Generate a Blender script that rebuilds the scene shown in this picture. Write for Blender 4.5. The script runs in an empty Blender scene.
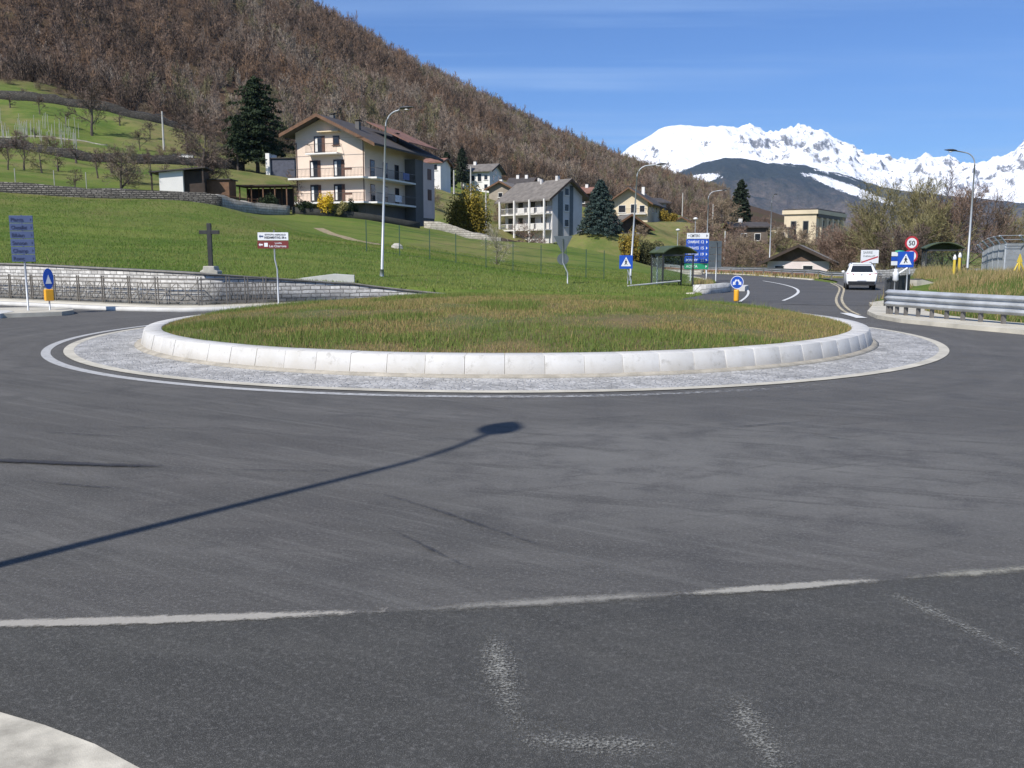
import bpy, math, random
import numpy as np
from mathutils import Vector, Matrix
PI=math.pi
rnd=random.Random(7)
RN=np.random.default_rng(11)
scene=bpy.context.scene
COL=scene.collection
# ------------------------------------------------------------ camera numbers
F=900.0; CAMH=2.0; PITCH=math.atan(128/900.0)
CP,SP=math.cos(PITCH),math.sin(PITCH)
def ray(px,py):
    u=px-512; v=384-py
    return (u,F*CP+v*SP,-F*SP+v*CP)
def P(px,py,Y):
    d=ray(px,py); t=Y/d[1]; return Vector((d[0]*t,Y,CAMH+d[2]*t))
def G(px,py,z=0.0):
    d=ray(px,py); t=(z-CAMH)/d[2]; return Vector((d[0]*t,d[1]*t,z))
CX,CY=-0.12,23.5
SUNAZ=Vector((0.62,0.785)).normalized(); SUNEL=math.radians(45)
# ------------------------------------------------------------ numpy noise
def _hash(ix,iy,s):
    n=(ix*374761393+iy*668265263+s*1442695041)&0xffffffff
    n=((n^(n>>13))*1274126177)&0xffffffff
    return ((n^(n>>16))&0xffff)/65535.0
def vnoise(x,y,s=0):
    x=np.asarray(x,float); y=np.asarray(y,float)
    ix=np.floor(x).astype(np.int64); iy=np.floor(y).astype(np.int64)
    fx=x-ix; fy=y-iy; fx=fx*fx*(3-2*fx); fy=fy*fy*(3-2*fy)
    a=_hash(ix,iy,s);b=_hash(ix+1,iy,s);c=_hash(ix,iy+1,s);d=_hash(ix+1,iy+1,s)
    return (a*(1-fx)+b*fx)*(1-fy)+(c*(1-fx)+d*fx)*fy
def fbm(x,y,o=4,s=0):
    r=0;a=.5;t=0
    for k in range(o):
        r=r+a*vnoise(x*2**k,y*2**k,s+k*17); t+=a; a*=.5
    return r/t
def ridged(x,y,o=5,s=0):
    r=0;a=.5;t=0
    for k in range(o):
        r=r+a*(1-abs(2*vnoise(x*2**k,y*2**k,s+k*31)-1)); t+=a; a*=.52
    return r/t
def sstep(a,b,x):
    t=np.clip((x-a)/(b-a),0,1); return t*t*(3-2*t)
def inpoly(x,y,poly):
    x=np.asarray(x,float); y=np.asarray(y,float)
    r=np.zeros(x.shape,bool); n=len(poly)
    for i in range(n):
        x0,y0=poly[i]; x1,y1=poly[(i+1)%n]
        if y0==y1: continue
        c=((y0>y)!=(y1>y))&(x<(x1-x0)*(y-y0)/(y1-y0)+x0)
        r^=c
    return r
# ------------------------------------------------------------ materials
MATS={}
def nt(name):
    m=bpy.data.materials.new(name); m.use_nodes=True
    t=m.node_tree; b=t.nodes['Principled BSDF']; return m,t,b
def N(t,ty,**k):
    n=t.nodes.new(ty)
    for a,v in k.items():
        if a in n.inputs.keys() if hasattr(n.inputs,'keys') else False: n.inputs[a].default_value=v
        else: setattr(n,a,v)
    return n
def noise(t,vec,scale,detail=4,rough=.6):
    n=t.nodes.new('ShaderNodeTexNoise'); n.inputs['Scale'].default_value=scale
    n.inputs['Detail'].default_value=detail; n.inputs['Roughness'].default_value=rough
    if vec is not None: t.links.new(vec,n.inputs['Vector'])
    return n.outputs['Fac']
def ramp(t,fac,stops):
    r=t.nodes.new('ShaderNodeValToRGB'); e=r.color_ramp.elements
    while len(e)<len(stops): e.new(.5)
    for q,(p,c) in zip(e,stops):
        q.position=p; q.color=(c if len(c)==4 else (*c,1)) if not isinstance(c,float) else (c,c,c,1)
    t.links.new(fac,r.inputs[0]); return r.outputs[0]
def mix(t,fac,a,b,mode='MIX'):
    m=t.nodes.new('ShaderNodeMix'); m.data_type='RGBA'; m.blend_type=mode
    for s,v in ((m.inputs[0],fac),(m.inputs[6],a),(m.inputs[7],b)):
        if isinstance(v,(int,float)): s.default_value=v
        elif isinstance(v,tuple): s.default_value=(*v,1) if len(v)==3 else v
        else: t.links.new(v,s)
    return m.outputs[2]
def math_(t,op,a,b=None,clamp=False):
    m=t.nodes.new('ShaderNodeMath'); m.operation=op; m.use_clamp=clamp
    for s,v in ((m.inputs[0],a),(m.inputs[1],b)):
        if v is None: continue
        if isinstance(v,(int,float)): s.default_value=v
        else: t.links.new(v,s)
    return m.outputs[0]
def coord(t,kind='Object'):
    return t.nodes.new('ShaderNodeTexCoord').outputs[kind]
def geo(t,kind='Position'):
    return t.nodes.new('ShaderNodeNewGeometry').outputs[kind]
def mapping(t,vec,scale=(1,1,1),rot=(0,0,0)):
    m=t.nodes.new('ShaderNodeMapping'); m.inputs['Scale'].default_value=scale; m.inputs['Rotation'].default_value=rot
    t.links.new(vec,m.inputs['Vector']); return m.outputs[0]
def stretched(t,vec,ang,long,short):
    m=t.nodes.new('ShaderNodeMapping'); m.vector_type='TEXTURE'; m.inputs['Scale'].default_value=(long,short,1); m.inputs['Rotation'].default_value=(0,0,ang)
    t.links.new(vec,m.inputs['Vector']); return m.outputs[0]
def bump(t,b,h,dist=.02,strength=1.0):
    n=t.nodes.new('ShaderNodeBump'); n.inputs['Strength'].default_value=strength; n.inputs['Distance'].default_value=dist
    t.links.new(h,n.inputs['Height']); t.links.new(n.outputs[0],b.inputs['Normal'])
def mat(name,col,rough=.75,var=.25,scale=3.0,metal=0.0,bmp=0.0,fine=40.0,attr=False):
    """plain material with uneven colour"""
    if name in MATS: return MATS[name]
    m,t,b=nt(name); v=geo(t)
    f=noise(t,v,scale,5); g=noise(t,v,fine,3)
    lo=tuple(c*(1-var) for c in col); hi=tuple(min(1,c*(1+var)) for c in col)
    c=ramp(t,f,[(.3,lo),(.7,hi)])
    c=mix(t,.35,c,mix(t,g,(.75,.75,.75),(1.25,1.25,1.25)),'MULTIPLY')
    t.links.new(c,b.inputs['Base Color']); b.inputs['Roughness'].default_value=rough; b.inputs['Metallic'].default_value=metal
    if bmp: bump(t,b,g,bmp)
    MATS[name]=m; return m
def leafmat(name,c0,c1,rough=.8,trans=0.0):
    """colours leaves, twigs or blades by their per-face tint"""
    if name in MATS: return MATS[name]
    m,t,b=nt(name)
    a=t.nodes.new('ShaderNodeAttribute'); a.attribute_name='tint'
    c=mix(t,a.outputs['Fac'],c0,c1)
    t.links.new(c,b.inputs['Base Color']); b.inputs['Roughness'].default_value=rough
    b.inputs['Specular IOR Level'].default_value=.2
    MATS[name]=m; return m
# ------------------------------------------------------------ mesh helpers
def tag(o,label=None,cat=None,group=None,kind=None):
    if label: o['label']=label
    if cat: o['category']=cat
    if group: o['group']=group
    if kind: o['kind']=kind
    return o
def link(o,parent=None,loc=None,rz=0.0):
    COL.objects.link(o)
    if parent is not None: o.parent=parent
    if loc is not None: o.location=loc
    if rz: o.rotation_euler=(0,0,rz)
    return o
def thing(name,label,cat,loc=(0,0,0),rz=0.0,group=None,scale=None):
    o=bpy.data.objects.new(name,None); o.empty_display_size=.3
    link(o,None,loc,rz); tag(o,label,cat,group)
    if scale: o.scale=(scale,)*3
    return o
def copytree(o,loc,rz=0.0,scale=None,label=None,group=None):
    c=o.copy(); COL.objects.link(c); c.location=loc; c.rotation_euler=(0,0,rz)
    if scale: c.scale=(scale,)*3 if not isinstance(scale,tuple) else scale
    if label: c['label']=label
    if group: c['group']=group
    for ch in list(o.children):
        d=ch.copy(); COL.objects.link(d); d.parent=c
        for g in list(ch.children):
            e=g.copy(); COL.objects.link(e); e.parent=d
    return c
def mesh_np(name,V,Fa,m,parent=None,tint=None,loc=None,rz=0.0,smooth=False,attrs=None):
    V=np.asarray(V,np.float32); Fa=np.asarray(Fa,np.int32); k=Fa.shape[1]
    me=bpy.data.meshes.new(name); me.vertices.add(len(V)); me.vertices.foreach_set('co',V.ravel())
    me.loops.add(Fa.size); me.loops.foreach_set('vertex_index',Fa.ravel())
    me.polygons.add(len(Fa)); me.polygons.foreach_set('loop_start',np.arange(0,Fa.size,k,dtype=np.int32))
    me.polygons.foreach_set('loop_total',np.full(len(Fa),k,np.int32))
    me.update(calc_edges=True)
    if smooth: me.polygons.foreach_set('use_smooth',np.ones(len(Fa),bool))
    if tint is not None:
        a=me.attributes.new('tint','FLOAT','FACE' if len(tint)==len(Fa) and len(tint)!=len(V) else 'POINT'); a.data.foreach_set('value',np.asarray(tint,np.float32))
    for nm,(dom,val) in (attrs or {}).items():
        if np.ndim(val)==2:
            a=me.attributes.new(nm,'FLOAT_COLOR',dom); c=np.ones((len(val),4),np.float32); c[:,:3]=val; a.data.foreach_set('color',c.ravel())
        else:
            a=me.attributes.new(nm,'FLOAT',dom); a.data.foreach_set('value',np.asarray(val,np.float32))
    me.materials.append(m)
    return link(bpy.data.objects.new(name,me),parent,loc,rz)
class MB:
    def __init__(s): s.v=[];s.f=[];s.uv=None
    def add(s,vs,fs):
        o=len(s.v); s.v+= [tuple(v) for v in vs]; s.f+=[tuple(i+o for i in f) for f in fs]; return s
    def box(s,x0,x1,y0,y1,z0,z1,M=None):
        vs=[(x,y,z) for z in (z0,z1) for x,y in ((x0,y0),(x1,y0),(x1,y1),(x0,y1))]
        if M is not None: vs=[M@Vector(v) for v in vs]
        return s.add(vs,[(3,2,1,0),(4,5,6,7),(0,1,5,4),(1,2,6,5),(2,3,7,6),(3,0,4,7)])
    def prism(s,poly,a0,a1,axis='y',M=None):
        n=len(poly)
        f={'y':lambda p,a:(p[0],a,p[1]),'x':lambda p,a:(a,p[0],p[1]),'z':lambda p,a:(p[0],p[1],a)}[axis]
        vs=[f(p,a0) for p in poly]+[f(p,a1) for p in poly]
        if M is not None: vs=[M@Vector(v) for v in vs]
        return s.add(vs,[tuple(range(n)),tuple(range(2*n-1,n-1,-1))]+[(i,i+n,(i+1)%n+n,(i+1)%n) for i in range(n)])
    def tube(s,pts,r,n=8,cap=True):
        pts=[Vector(p) for p in pts]; rs=r if isinstance(r,(list,tuple)) else [r]*len(pts)
        vs=[];fs=[]
        for i,p in enumerate(pts):
            d=(pts[min(i+1,len(pts)-1)]-pts[max(i-1,0)]).normalized()
            a=Vector((0,0,1)) if abs(d.z)<.9 else Vector((1,0,0))
            u=d.cross(a).normalized(); w=d.cross(u)
            for k in range(n):
                t=2*PI*k/n; vs.append(p+(u*math.cos(t)+w*math.sin(t))*rs[i])
        for i in range(len(pts)-1):
            for k in range(n):
                fs.append((i*n+k,i*n+(k+1)%n,(i+1)*n+(k+1)%n,(i+1)*n+k))
        if cap: fs+= [tuple(range(n)),tuple(range((len(pts)-1)*n+n-1,(len(pts)-1)*n-1,-1))]
        return s.add(vs,fs)
    def lathe(s,prof,n=16,cx=0,cy=0):
        vs=[];fs=[]
        for r,z in prof:
            for k in range(n): vs.append((cx+r*math.cos(2*PI*k/n),cy+r*math.sin(2*PI*k/n),z))
        for i in range(len(prof)-1):
            for k in range(n): fs.append((i*n+k,i*n+(k+1)%n,(i+1)*n+(k+1)%n,(i+1)*n+k))
        fs.append(tuple(range(n-1,-1,-1))); fs.append(tuple(range((len(prof)-1)*n,(len(prof)-1)*n+n)))
        return s.add(vs,fs)
    def build(s,name,m,parent=None,loc=None,rz=0.0,smooth=False,bevel=0.0):
        me=bpy.data.meshes.new(name); me.from_pydata(s.v,[],s.f); me.update()
        if smooth:
            me.polygons.foreach_set('use_smooth',[True]*len(me.polygons))
        me.materials.append(m)
        o=link(bpy.data.objects.new(name,me),parent,loc,rz)
        if bevel:
            b=o.modifiers.new('b','BEVEL'); b.width=bevel; b.segments=2; b.limit_method='ANGLE'
        return o
def fixnormals(o):
    import bmesh
    bm=bmesh.new(); bm.from_mesh(o.data); bmesh.ops.recalc_face_normals(bm,faces=bm.faces); bm.to_mesh(o.data); bm.free()
# ------------------------------------------------------------ terrain
A0=G(0,300); B0=G(195,308.5)
dl=(A0-B0).normalized()
WALL=[(A0.x+dl.x*90,A0.y+dl.y*90),(A0.x+dl.x*40,A0.y+dl.y*40),(A0.x+dl.x*12,A0.y+dl.y*12),(A0.x,A0.y),((A0.x+B0.x)/2,(A0.y+B0.y)/2)]
RW=math.hypot(B0.x-CX,B0.y-CY)
th0=math.atan2(B0.y-CY,B0.x-CX)
nseg=12
ARC=[]
for i in range(nseg+1):
    th=th0+(math.radians(72)-th0)*i/nseg
    ARC.append((CX+RW*math.cos(th),CY+RW*math.sin(th)))
WALL=WALL+ARC
def _sm(p,it):
    for _ in range(it):
        q=[p[0]]
        for a,b in zip(p[:-1],p[1:]): q+=[(a[0]*.75+b[0]*.25,a[1]*.75+b[1]*.25),(a[0]*.25+b[0]*.75,a[1]*.25+b[1]*.75)]
        q.append(p[-1]); p=q
    return p
WALL=_sm(WALL,1)
# exit road
LEFTK=[(7.0,40.2),(9.6,46),(12.6,57),(16.2,72),(17.6,86),(16.3,98),(11,108),(0,116),(-16,121)]
RIGHTK=[(-16,128),(2,124),(14,117.5),(21.5,108),(24.4,97),(24.6,86),(25.3,76)]
def offset_(path,d):
    o=[]
    for i in range(len(path)):
        a=path[max(i-1,0)];b_=path[min(i+1,len(path)-1)];L=math.dist(a,b_); o.append((path[i][0]-(b_[1]-a[1])/L*d,path[i][1]+(b_[0]-a[0])/L*d))
    return o
FLAT=offset_(WALL,.36)+LEFTK+RIGHTK+[(29,84),(33.5,82),(31,70),(26,58),(20.2,47),(15.4,38.5),(12.7,32),(13.3,26),(17,20),(28,11),(60,-2),(220,-40),(220,-220),(-220,-220),(-220,A0.y+dl.y*90)]
CTRL=[]
def c(px,py,Y): p=P(px,py,Y); CTRL.append(tuple(p))
def cz(x,y,z): CTRL.append((x,y,z))
def walltop(x,y):
    px=512+F*x/y
    py=np.interp(px,[-300,0,195,300,333,466,520,600],[262,263.5,273.5,280.5,283,288,289.5,291])
    return P(px,py,y).z
WT=[max(.12,walltop(max(x,-.75*y),y)) for x,y in WALL]
WT=[min(w,2.2) for w in WT]
for (x,y),z in zip(WALL,WT): cz(x,y,z-.06)
for x,y in ((7.0,40.2),(9.6,46),(12.6,57),(16.2,72),(17.6,86),(16.3,98),(11,108),(0,116)): cz(x-.3,y,.06)
for x,y in ((-16,121),): cz(x,y,.1)
for px,py,Y in [(0,228,60),(200,240,60),(330,245,60),(450,262,60),(560,276,62),(620,281,60),(-300,226,60),
    (0,192,80),(110,199,80),(220,208,80),(290,217,95),(330,217,98),(430,229,105),(500,246,105),(560,253,105),(620,261,100),(660,266,98),
    (300,232,80),(400,244,80),(500,259,80),(600,268,80),(-300,188,80),
    (300,214,103),(345,218,103),(400,228,109),(430,229,113),(330,203,125),(420,212,135),(600,241,127),(583,241,128),(560,243,131),(600,256,112),(470,236,130),(540,241,145),(600,241,140),(640,259,125),(660,232,160),(680,224,190),(700,256,160),(720,262,140),
    (470,192,205),(500,192,210),(440,192,170),(600,207,200),(640,223,195),(560,215,180),
    (0,152,115),(100,165,115),(200,187,105),(260,172,135),(250,202,100),(-300,150,115),(320,185,140),(390,185,150),
    (0,100,160),(100,114,160),(200,137,160),(250,162,165),(-300,95,160),
    (0,80,185),(150,118,185),(-300,75,185),
    (0,-150,420),(150,-80,430),(250,-25,455),(-300,-230,420),(0,0,270),(200,65,270),(-300,-20,270),(350,95,300),(430,120,330),(300,135,230),(430,165,230),
    (300,12,480),(330,24,500),(370,54,520),(420,80,550),(480,110,590),(520,134,620),(560,152,660),(600,166,700),(640,184,760),(680,206,820),
    (500,160,360),(560,178,400),(620,198,420),(660,212,450),(700,230,420),(720,240,450),(760,248,450),(520,187,250),(600,197,300),(690,219,340),
    (735,227,170),(745,242,150),(800,251,185),(840,252,185)]: c(px,py,Y)
for px,py,Y in [(0,-150,420),(150,-80,430),(300,12,480),(420,80,550),(520,134,620),(600,166,700),(680,206,820)]:
    p=P(px,py,Y); cz(p.x*1.4,Y*1.4,p.z-40)
for x,y in [(25.5,90),(26,100),(22,115),(14,122),(0,130),(27,80),(32,90),(40,100),(60,100),(100,100),(34,76),(60,150),(100,200),(30,130),(45,140),(200,100),(200,300),(300,600),(220,30),(0,900),(400,900),(600,400),(150,450),(30,75),(36,66),(13.6,31),(15.8,38),(20.6,46),(14,25),(18,19),(60,-1)]:
    cz(x,y,.05)
for x,y,z in [(20,34,.55),(26,32,.65),(40,28,.7),(22,42,.85),(28,44,.95),(45,42,.95),(25.5,52,.6),(32,56,.8),(50,56,.85),(90,45,.9),(33,66,.6),(60,72,.6),(60,12,.8)]: cz(x,y,z)
CT=np.array(CTRL)
C2=36.0
def _k(d2): return np.sqrt(d2+C2)
_n=len(CT)
_D=((CT[:,None,:2]-CT[None,:,:2])**2).sum(-1)
_A=np.zeros((_n+3,_n+3)); _A[:_n,:_n]=_k(_D)+np.eye(_n)*-0.02
_A[:_n,_n]=1;_A[:_n,_n+1:]=CT[:,:2]/100; _A[_n,:_n]=1; _A[_n+1:,:_n]=CT[:,:2].T/100
_W=np.linalg.solve(_A,np.concatenate([CT[:,2],np.zeros(3)]))
def rbf(x,y):
    out=np.empty(x.shape)
    xf=x.ravel();yf=y.ravel();of=out.ravel()
    for i in range(0,len(xf),20000):
        a=xf[i:i+20000];b=yf[i:i+20000]
        d=(a[:,None]-CT[None,:,0])**2+(b[:,None]-CT[None,:,1])**2
        of[i:i+20000]=_k(d)@_W[:_n]+_W[_n]+_W[_n+1]*a/100+_W[_n+2]*b/100
    return of.reshape(x.shape)
def Hn(x,y):
    x=np.asarray(x,float);y=np.asarray(y,float)
    r=np.hypot(x,y)
    h=rbf(x,y)
    bumps=(fbm(x/9,y/9,4,5)-.5)*sstep(60,180,r)*2.0+(fbm(x/2.2,y/2.2,3,9)-.5)*.12*sstep(30,45,r)
    h=h+bumps*sstep(.2,2.5,h)
    h=np.maximum(h,.03)
    h=h*(1-sstep(900,1600,r))
    fl=inpoly(x,y,FLAT)
    back=(y<-5)
    h=np.where(fl|back,-.08,h)
    return h
def H(x,y): return float(Hn(np.array([x]),np.array([y]))[0])
def onto(px,py,Y):      # a place on the land in the direction of px at distance Y
    z=2.0
    for _ in range(3):
        x=(px-512)/F*(Y*CP-(z-CAMH)*SP); z=H(x,Y)
    return Vector((x,Y,z))
FA=[(x-512)/F for x in (-400,0,80,130,180,260,420,520,600,690,760)]
FY=[185,185,185,182,180,176,228,262,305,345,380]
RA=[(x-512)/F for x in (-400,0,150,300,330,370,420,480,520,560,600,640,680,760)]
RY=[420,420,430,480,500,520,550,590,620,660,700,760,820,880]
def forestmask(x,y):
    a=x/np.maximum(y,1)
    return sstep(-6,6,y-np.interp(a,FA,FY)+(fbm(x/12,y/12,3,3)-.5)*20)*(y>60)*(a<.3)
# ---- terrain mesh, polar grid
def terrain():
    ang=np.concatenate([np.arange(-180,-50,4),np.arange(-50,-36,1.0),np.arange(-36,36,.2),np.arange(36,50,1),np.arange(50,180.1,4)])
    ang=np.radians(ang); rr=np.exp(np.concatenate([np.linspace(math.log(1.5),math.log(25),70,endpoint=False),np.linspace(math.log(25),math.log(62),190,endpoint=False),np.linspace(math.log(62),math.log(3600),280)]))
    A,R=np.meshgrid(ang,rr); X=R*np.sin(A);Y=R*np.cos(A)
    Z=Hn(X,Y)
    V=np.stack([X,Y,Z],-1).reshape(-1,3)
    V=np.vstack([V,[[0,0,-.08]]])
    n,m=R.shape
    i=np.arange(n-1)[:,None]*m+np.arange(m-1)[None,:]
    Q=np.stack([i,i+1,i+m+1,i+m],-1).reshape(-1,4)[:,::-1]
    cc=np.array([[len(V)-1,k,k+1,len(V)-1] for k in range(m-1)])
    mk=np.concatenate([forestmask(X,Y).ravel(),[0]])
    d=np.concatenate([np.maximum(sstep(.55,.72,fbm(X/14,Y/14,4,21)),sstep(85,110,Y)*sstep(.46,.62,fbm(X/7+9,Y/5,4,25))*1.3).ravel(),[0]])
    dry=np.maximum(d*.6,np.concatenate([(sstep(128,140,Y)*(1-sstep(182,200,Y))*sstep(-.44,-.38,X/np.maximum(Y,1))*(Y>1)).ravel(),[0]])*.9)
    return V,Q,mk,dry
def ground_material():
    m,t,b=nt('meadow_and_leaf_litter'); v=geo(t)
    at=lambda nme:(lambda a:(setattr(a,'attribute_name',nme),a.outputs['Fac'])[1])(t.nodes.new('ShaderNodeAttribute'))
    big=noise(t,v,.06,5); mid=noise(t,v,.9,6,.7); fine=noise(t,v,14,5,.7)
    g=ramp(t,big,[(.35,(.095,.155,.026)),(.65,(.145,.195,.040))])
    g=mix(t,ramp(t,mid,[(.35,0.0),(.62,1.0)]),g,(.145,.170,.045))
    strip=noise(t,mapping(t,v,(.02,.35,.35)),1.0,3)
    g=mix(t,ramp(t,strip,[(.5,0.0),(.62,.45)]),g,(.055,.098,.018))
    g=mix(t,ramp(t,fine,[(.42,0.0),(.7,.55)]),g,(.05,.078,.014))
    g=mix(t,math_(t,'MULTIPLY',at('dry'),ramp(t,mid,[(.3,.3),(.7,1.0)])),g,(.22,.17,.085))
    g=mix(t,ramp(t,noise(t,v,.22,6,.65),[(.36,.55),(.52,0.0)]),g,(.05,.10,.018))
    g=mix(t,ramp(t,noise(t,mapping(t,v,(.1,.5,.5)),1.0,6,.7),[(.56,0.0),(.72,.6)]),g,(.17,.165,.055))
    f=ramp(t,mid,[(.3,(.045,.028,.018)),(.55,(.085,.055,.035)),(.8,(.13,.095,.05))])
    f=mix(t,ramp(t,noise(t,v,.03,3),[(.5,0.0),(.65,.5)]),f,(.05,.06,.02))
    c_=mix(t,at('forest'),g,f)
    t.links.new(c_,b.inputs['Base Color']); b.inputs['Roughness'].default_value=.95; b.inputs['Specular IOR Level'].default_value=.1
    bump(t,b,fine,.06,.8)
    return m
GM=ground_material()
V,Q,mk,dry=terrain()
o=mesh_np('ground',V,Q,GM,None,smooth=True,attrs={'forest':('POINT',mk),'dry':('POINT',dry)})
tag(o,kind='structure')
# ------------------------------------------------------------ ribbons and sweeps
def along(path,step):
    pts=[Vector((p[0],p[1])) for p in path]; out=[];s=0
    for a,b_ in zip(pts[:-1],pts[1:]):
        L=(b_-a).length; n=max(1,int(round(L/step)))
        for k in range(n): out.append((a.lerp(b_,k/n),s+L*k/n))
        s+=L
    out.append((pts[-1],s)); return out
def smoothpath(path,it=2):
    p=[Vector(q[:2]) for q in path]
    for _ in range(it):
        q=[p[0]]
        for a,b_ in zip(p[:-1],p[1:]): q+= [a.lerp(b_,.25),a.lerp(b_,.75)]
        q.append(p[-1]); p=q
    return p
def sweep(path,prof,zfn,step=1.0,closed=True):
    """prof: list of (offset to the left, height); returns verts, quads and uv (length, height)"""
    al=along(path,step); n=len(prof); V=[];UV=[]
    for i,(p,s) in enumerate(al):
        d=(al[min(i+1,len(al)-1)][0]-al[max(i-1,0)][0]).normalized(); l=Vector((-d.y,d.x)); z=zfn(p.x,p.y,s)
        for a,h in prof:
            if callable(h): h=h(s)
            V.append((p.x+l.x*a,p.y+l.y*a,z+h)); UV.append((s,z+h,a))
    Fc=[];m=len(al)
    for i in range(m-1):
        for k in range(n if closed else n-1):
            Fc.append((i*n+k,(i+1)*n+k,(i+1)*n+(k+1)%n,i*n+(k+1)%n))
    return V,Fc,UV
def sweepobj(name,path,prof,zfn,m,parent=None,step=1.0,closed=True,smooth=False):
    V,Fc,UV=sweep(path,prof,zfn,step,closed)
    o=mesh_np(name,V,Fc,m,parent,smooth=smooth)
    if closed:
        import bmesh
        bm=bmesh.new(); bm.from_mesh(o.data); bmesh.ops.holes_fill(bm,edges=[e for e in bm.edges if e.is_boundary]); bmesh.ops.recalc_face_normals(bm,faces=bm.faces); bm.to_mesh(o.data); bm.free()
    uvl=o.data.uv_layers.new(name='UVMap')
    for lp in o.data.loops:
        u=UV[lp.vertex_index]; uvl.data[lp.index].uv=(u[0],u[1]+u[2])
    return o
flat=lambda z:(lambda x,y,s:z)
land=lambda dz:(lambda x,y,s:H(x,y)+dz)
# ------------------------------------------------------------ asphalt
def asphalt(name,base=.088,warm=(1.03,1,.96),speck=.35,patch=True,light=(.165,.162,.150)):
    m,t,b=nt(name); v=geo(t)
    sx=t.nodes.new('ShaderNodeSeparateXYZ'); t.links.new(v,sx.inputs[0])
    yy=math_(t,'SUBTRACT',sx.outputs[1],CY)
    r=math_(t,'SQRT',math_(t,'ADD',math_(t,'MULTIPLY',sx.outputs[0],sx.outputs[0]),math_(t,'MULTIPLY',yy,yy)))
    an=math_(t,'ARCTAN2',sx.outputs[0],yy)
    cb=t.nodes.new('ShaderNodeCombineXYZ'); t.links.new(math_(t,'MULTIPLY',r,1.6),cb.inputs[0]); t.links.new(math_(t,'MULTIPLY',an,2.5),cb.inputs[1])
    streak=noise(t,cb.outputs[0],1.0,6,.65)
    big=noise(t,v,.16,4,.55); mid=noise(t,v,1.3,7,.7); fine=noise(t,v,38,4,.85); gr=noise(t,v,210,2,.8)
    diag=noise(t,stretched(t,v,-.92,2.6,.42),1.0,8,.72); diag2=noise(t,stretched(t,v,-.30,3.2,.30),1.0,7,.7); diag3=noise(t,stretched(t,v,.42,2.4,.26),1.3,7,.7)
    base=(base*warm[0],base*warm[1],base*warm[2])
    c_=ramp(t,streak,[(.3,tuple(x*.74 for x in base)),(.52,base),(.72,tuple(x*1.4 for x in base))])
    c_=mix(t,ramp(t,diag,[(.30,.25),(.44,1.0)]) ,tuple(x*.55 for x in base),c_)
    if patch:
        # pale dusty area rubbed by turning tyres, right of the middle of the mouth of the side road
        dx=math_(t,'MULTIPLY',math_(t,'SUBTRACT',sx.outputs[0],2.6),.21)
        dy=math_(t,'MULTIPLY',math_(t,'SUBTRACT',sx.outputs[1],8.6),.33)
        d=math_(t,'ADD',math_(t,'MULTIPLY',dx,dx),math_(t,'MULTIPLY',dy,dy))
        d=math_(t,'SUBTRACT',1.25,math_(t,'ADD',d,math_(t,'MULTIPLY',diag,.8)),True)
        d=math_(t,'MULTIPLY',d,ramp(t,mid,[(.3,.25),(.6,1.0)]))
        c_=mix(t,math_(t,'MULTIPLY',d,.8),c_,light)
    c_=mix(t,ramp(t,diag2,[(.40,.62),(.455,0.0)]),c_,tuple(x*.68 for x in base))
    c_=mix(t,ramp(t,diag3,[(.38,.5),(.43,0.0)]),c_,tuple(x*.66 for x in base))
    c_=mix(t,ramp(t,big,[(.35,.35),(.6,0.0)]),c_,tuple(x*.6 for x in base))
    c_=mix(t,ramp(t,noise(t,stretched(t,v,-.6,5,.12),1.0,6,.75),[(.50,0.0),(.64,.30 if patch else .10)]),c_,light)
    c_=mix(t,ramp(t,mid,[(.33,.75),(.50,0.0)]),c_,tuple(x*.62 for x in base))
    c_=mix(t,ramp(t,fine,[(.52,0.0),(.72,speck*1.3)]),c_,(.19,.185,.175))
    c_=mix(t,ramp(t,fine,[(.25,.5),(.45,0.0)]),c_,(.035,.035,.038))
    c_=mix(t,ramp(t,gr,[(.55,0.0),(.68,min(1.0,speck*1.8))]),c_,(.22,.215,.20))
    t.links.new(c_,b.inputs['Base Color'])
    t.links.new(ramp(t,mid,[(.3,.75),(.7,.92)]),b.inputs['Roughness'])
    b.inputs['Specular IOR Level'].default_value=.35
    bump(t,b,math_(t,'ADD',fine,gr),.006,.7)
    return m
ASPH=asphalt('asphalt',base=.080,warm=(1.05,1,.92),speck=.75); ASPH2=asphalt('asphalt_side',base=.050,warm=(1.05,1.03,.92),speck=.5,patch=False)
ASPH3=asphalt('asphalt_far',base=.085,speck=.2,patch=False)
def sheet(name,pts,z,m,kind='structure',thick=0.0,parent=None):
    b=MB()
    if thick: b.prism(pts,z-thick,z,'z')
    else: b.add([(x,y,z) for x,y in pts],[tuple(range(len(pts)))])
    o=b.build(name,m,parent); fixnormals(o)
    if o.data.polygons[0].normal.z<0 and not thick: o.data.flip_normals()
    if kind and parent is None: tag(o,kind=kind)
    return o
# carriageway round the island: ring of quads + outside apron of the square
ring=[(x,y) for x,y in WALL]+[(7.0,40.2),(9.6,46),(12.6,57),(16.2,72)]
roadpoly=WALL+[(7.0,40.2),(8.3,43),(17,43.0),(15.4,38.5),(12.7,32),(13.3,26),(17,20),(28,11),(60,-2),(120,-20),(120,-60),(-120,-60),(-120,62),(WALL[0][0],WALL[0][1])]
sheet('road',roadpoly,0.0,ASPH)
# exit road leading away (lies 4 mm over the first sheet where they meet)
cl=[(11.5,39),(13.6,46),(17.2,58),(20.2,72),(21.2,86),(20,98),(15,109),(3,119.5),(-16,124.5)]
cl=smoothpath(cl,2)
o=sweepobj('exit_road',cl,[(4.6,0),(-4.6,0)],flat(.004),ASPH3,step=1.5,closed=False); tag(o,kind='structure')
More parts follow.
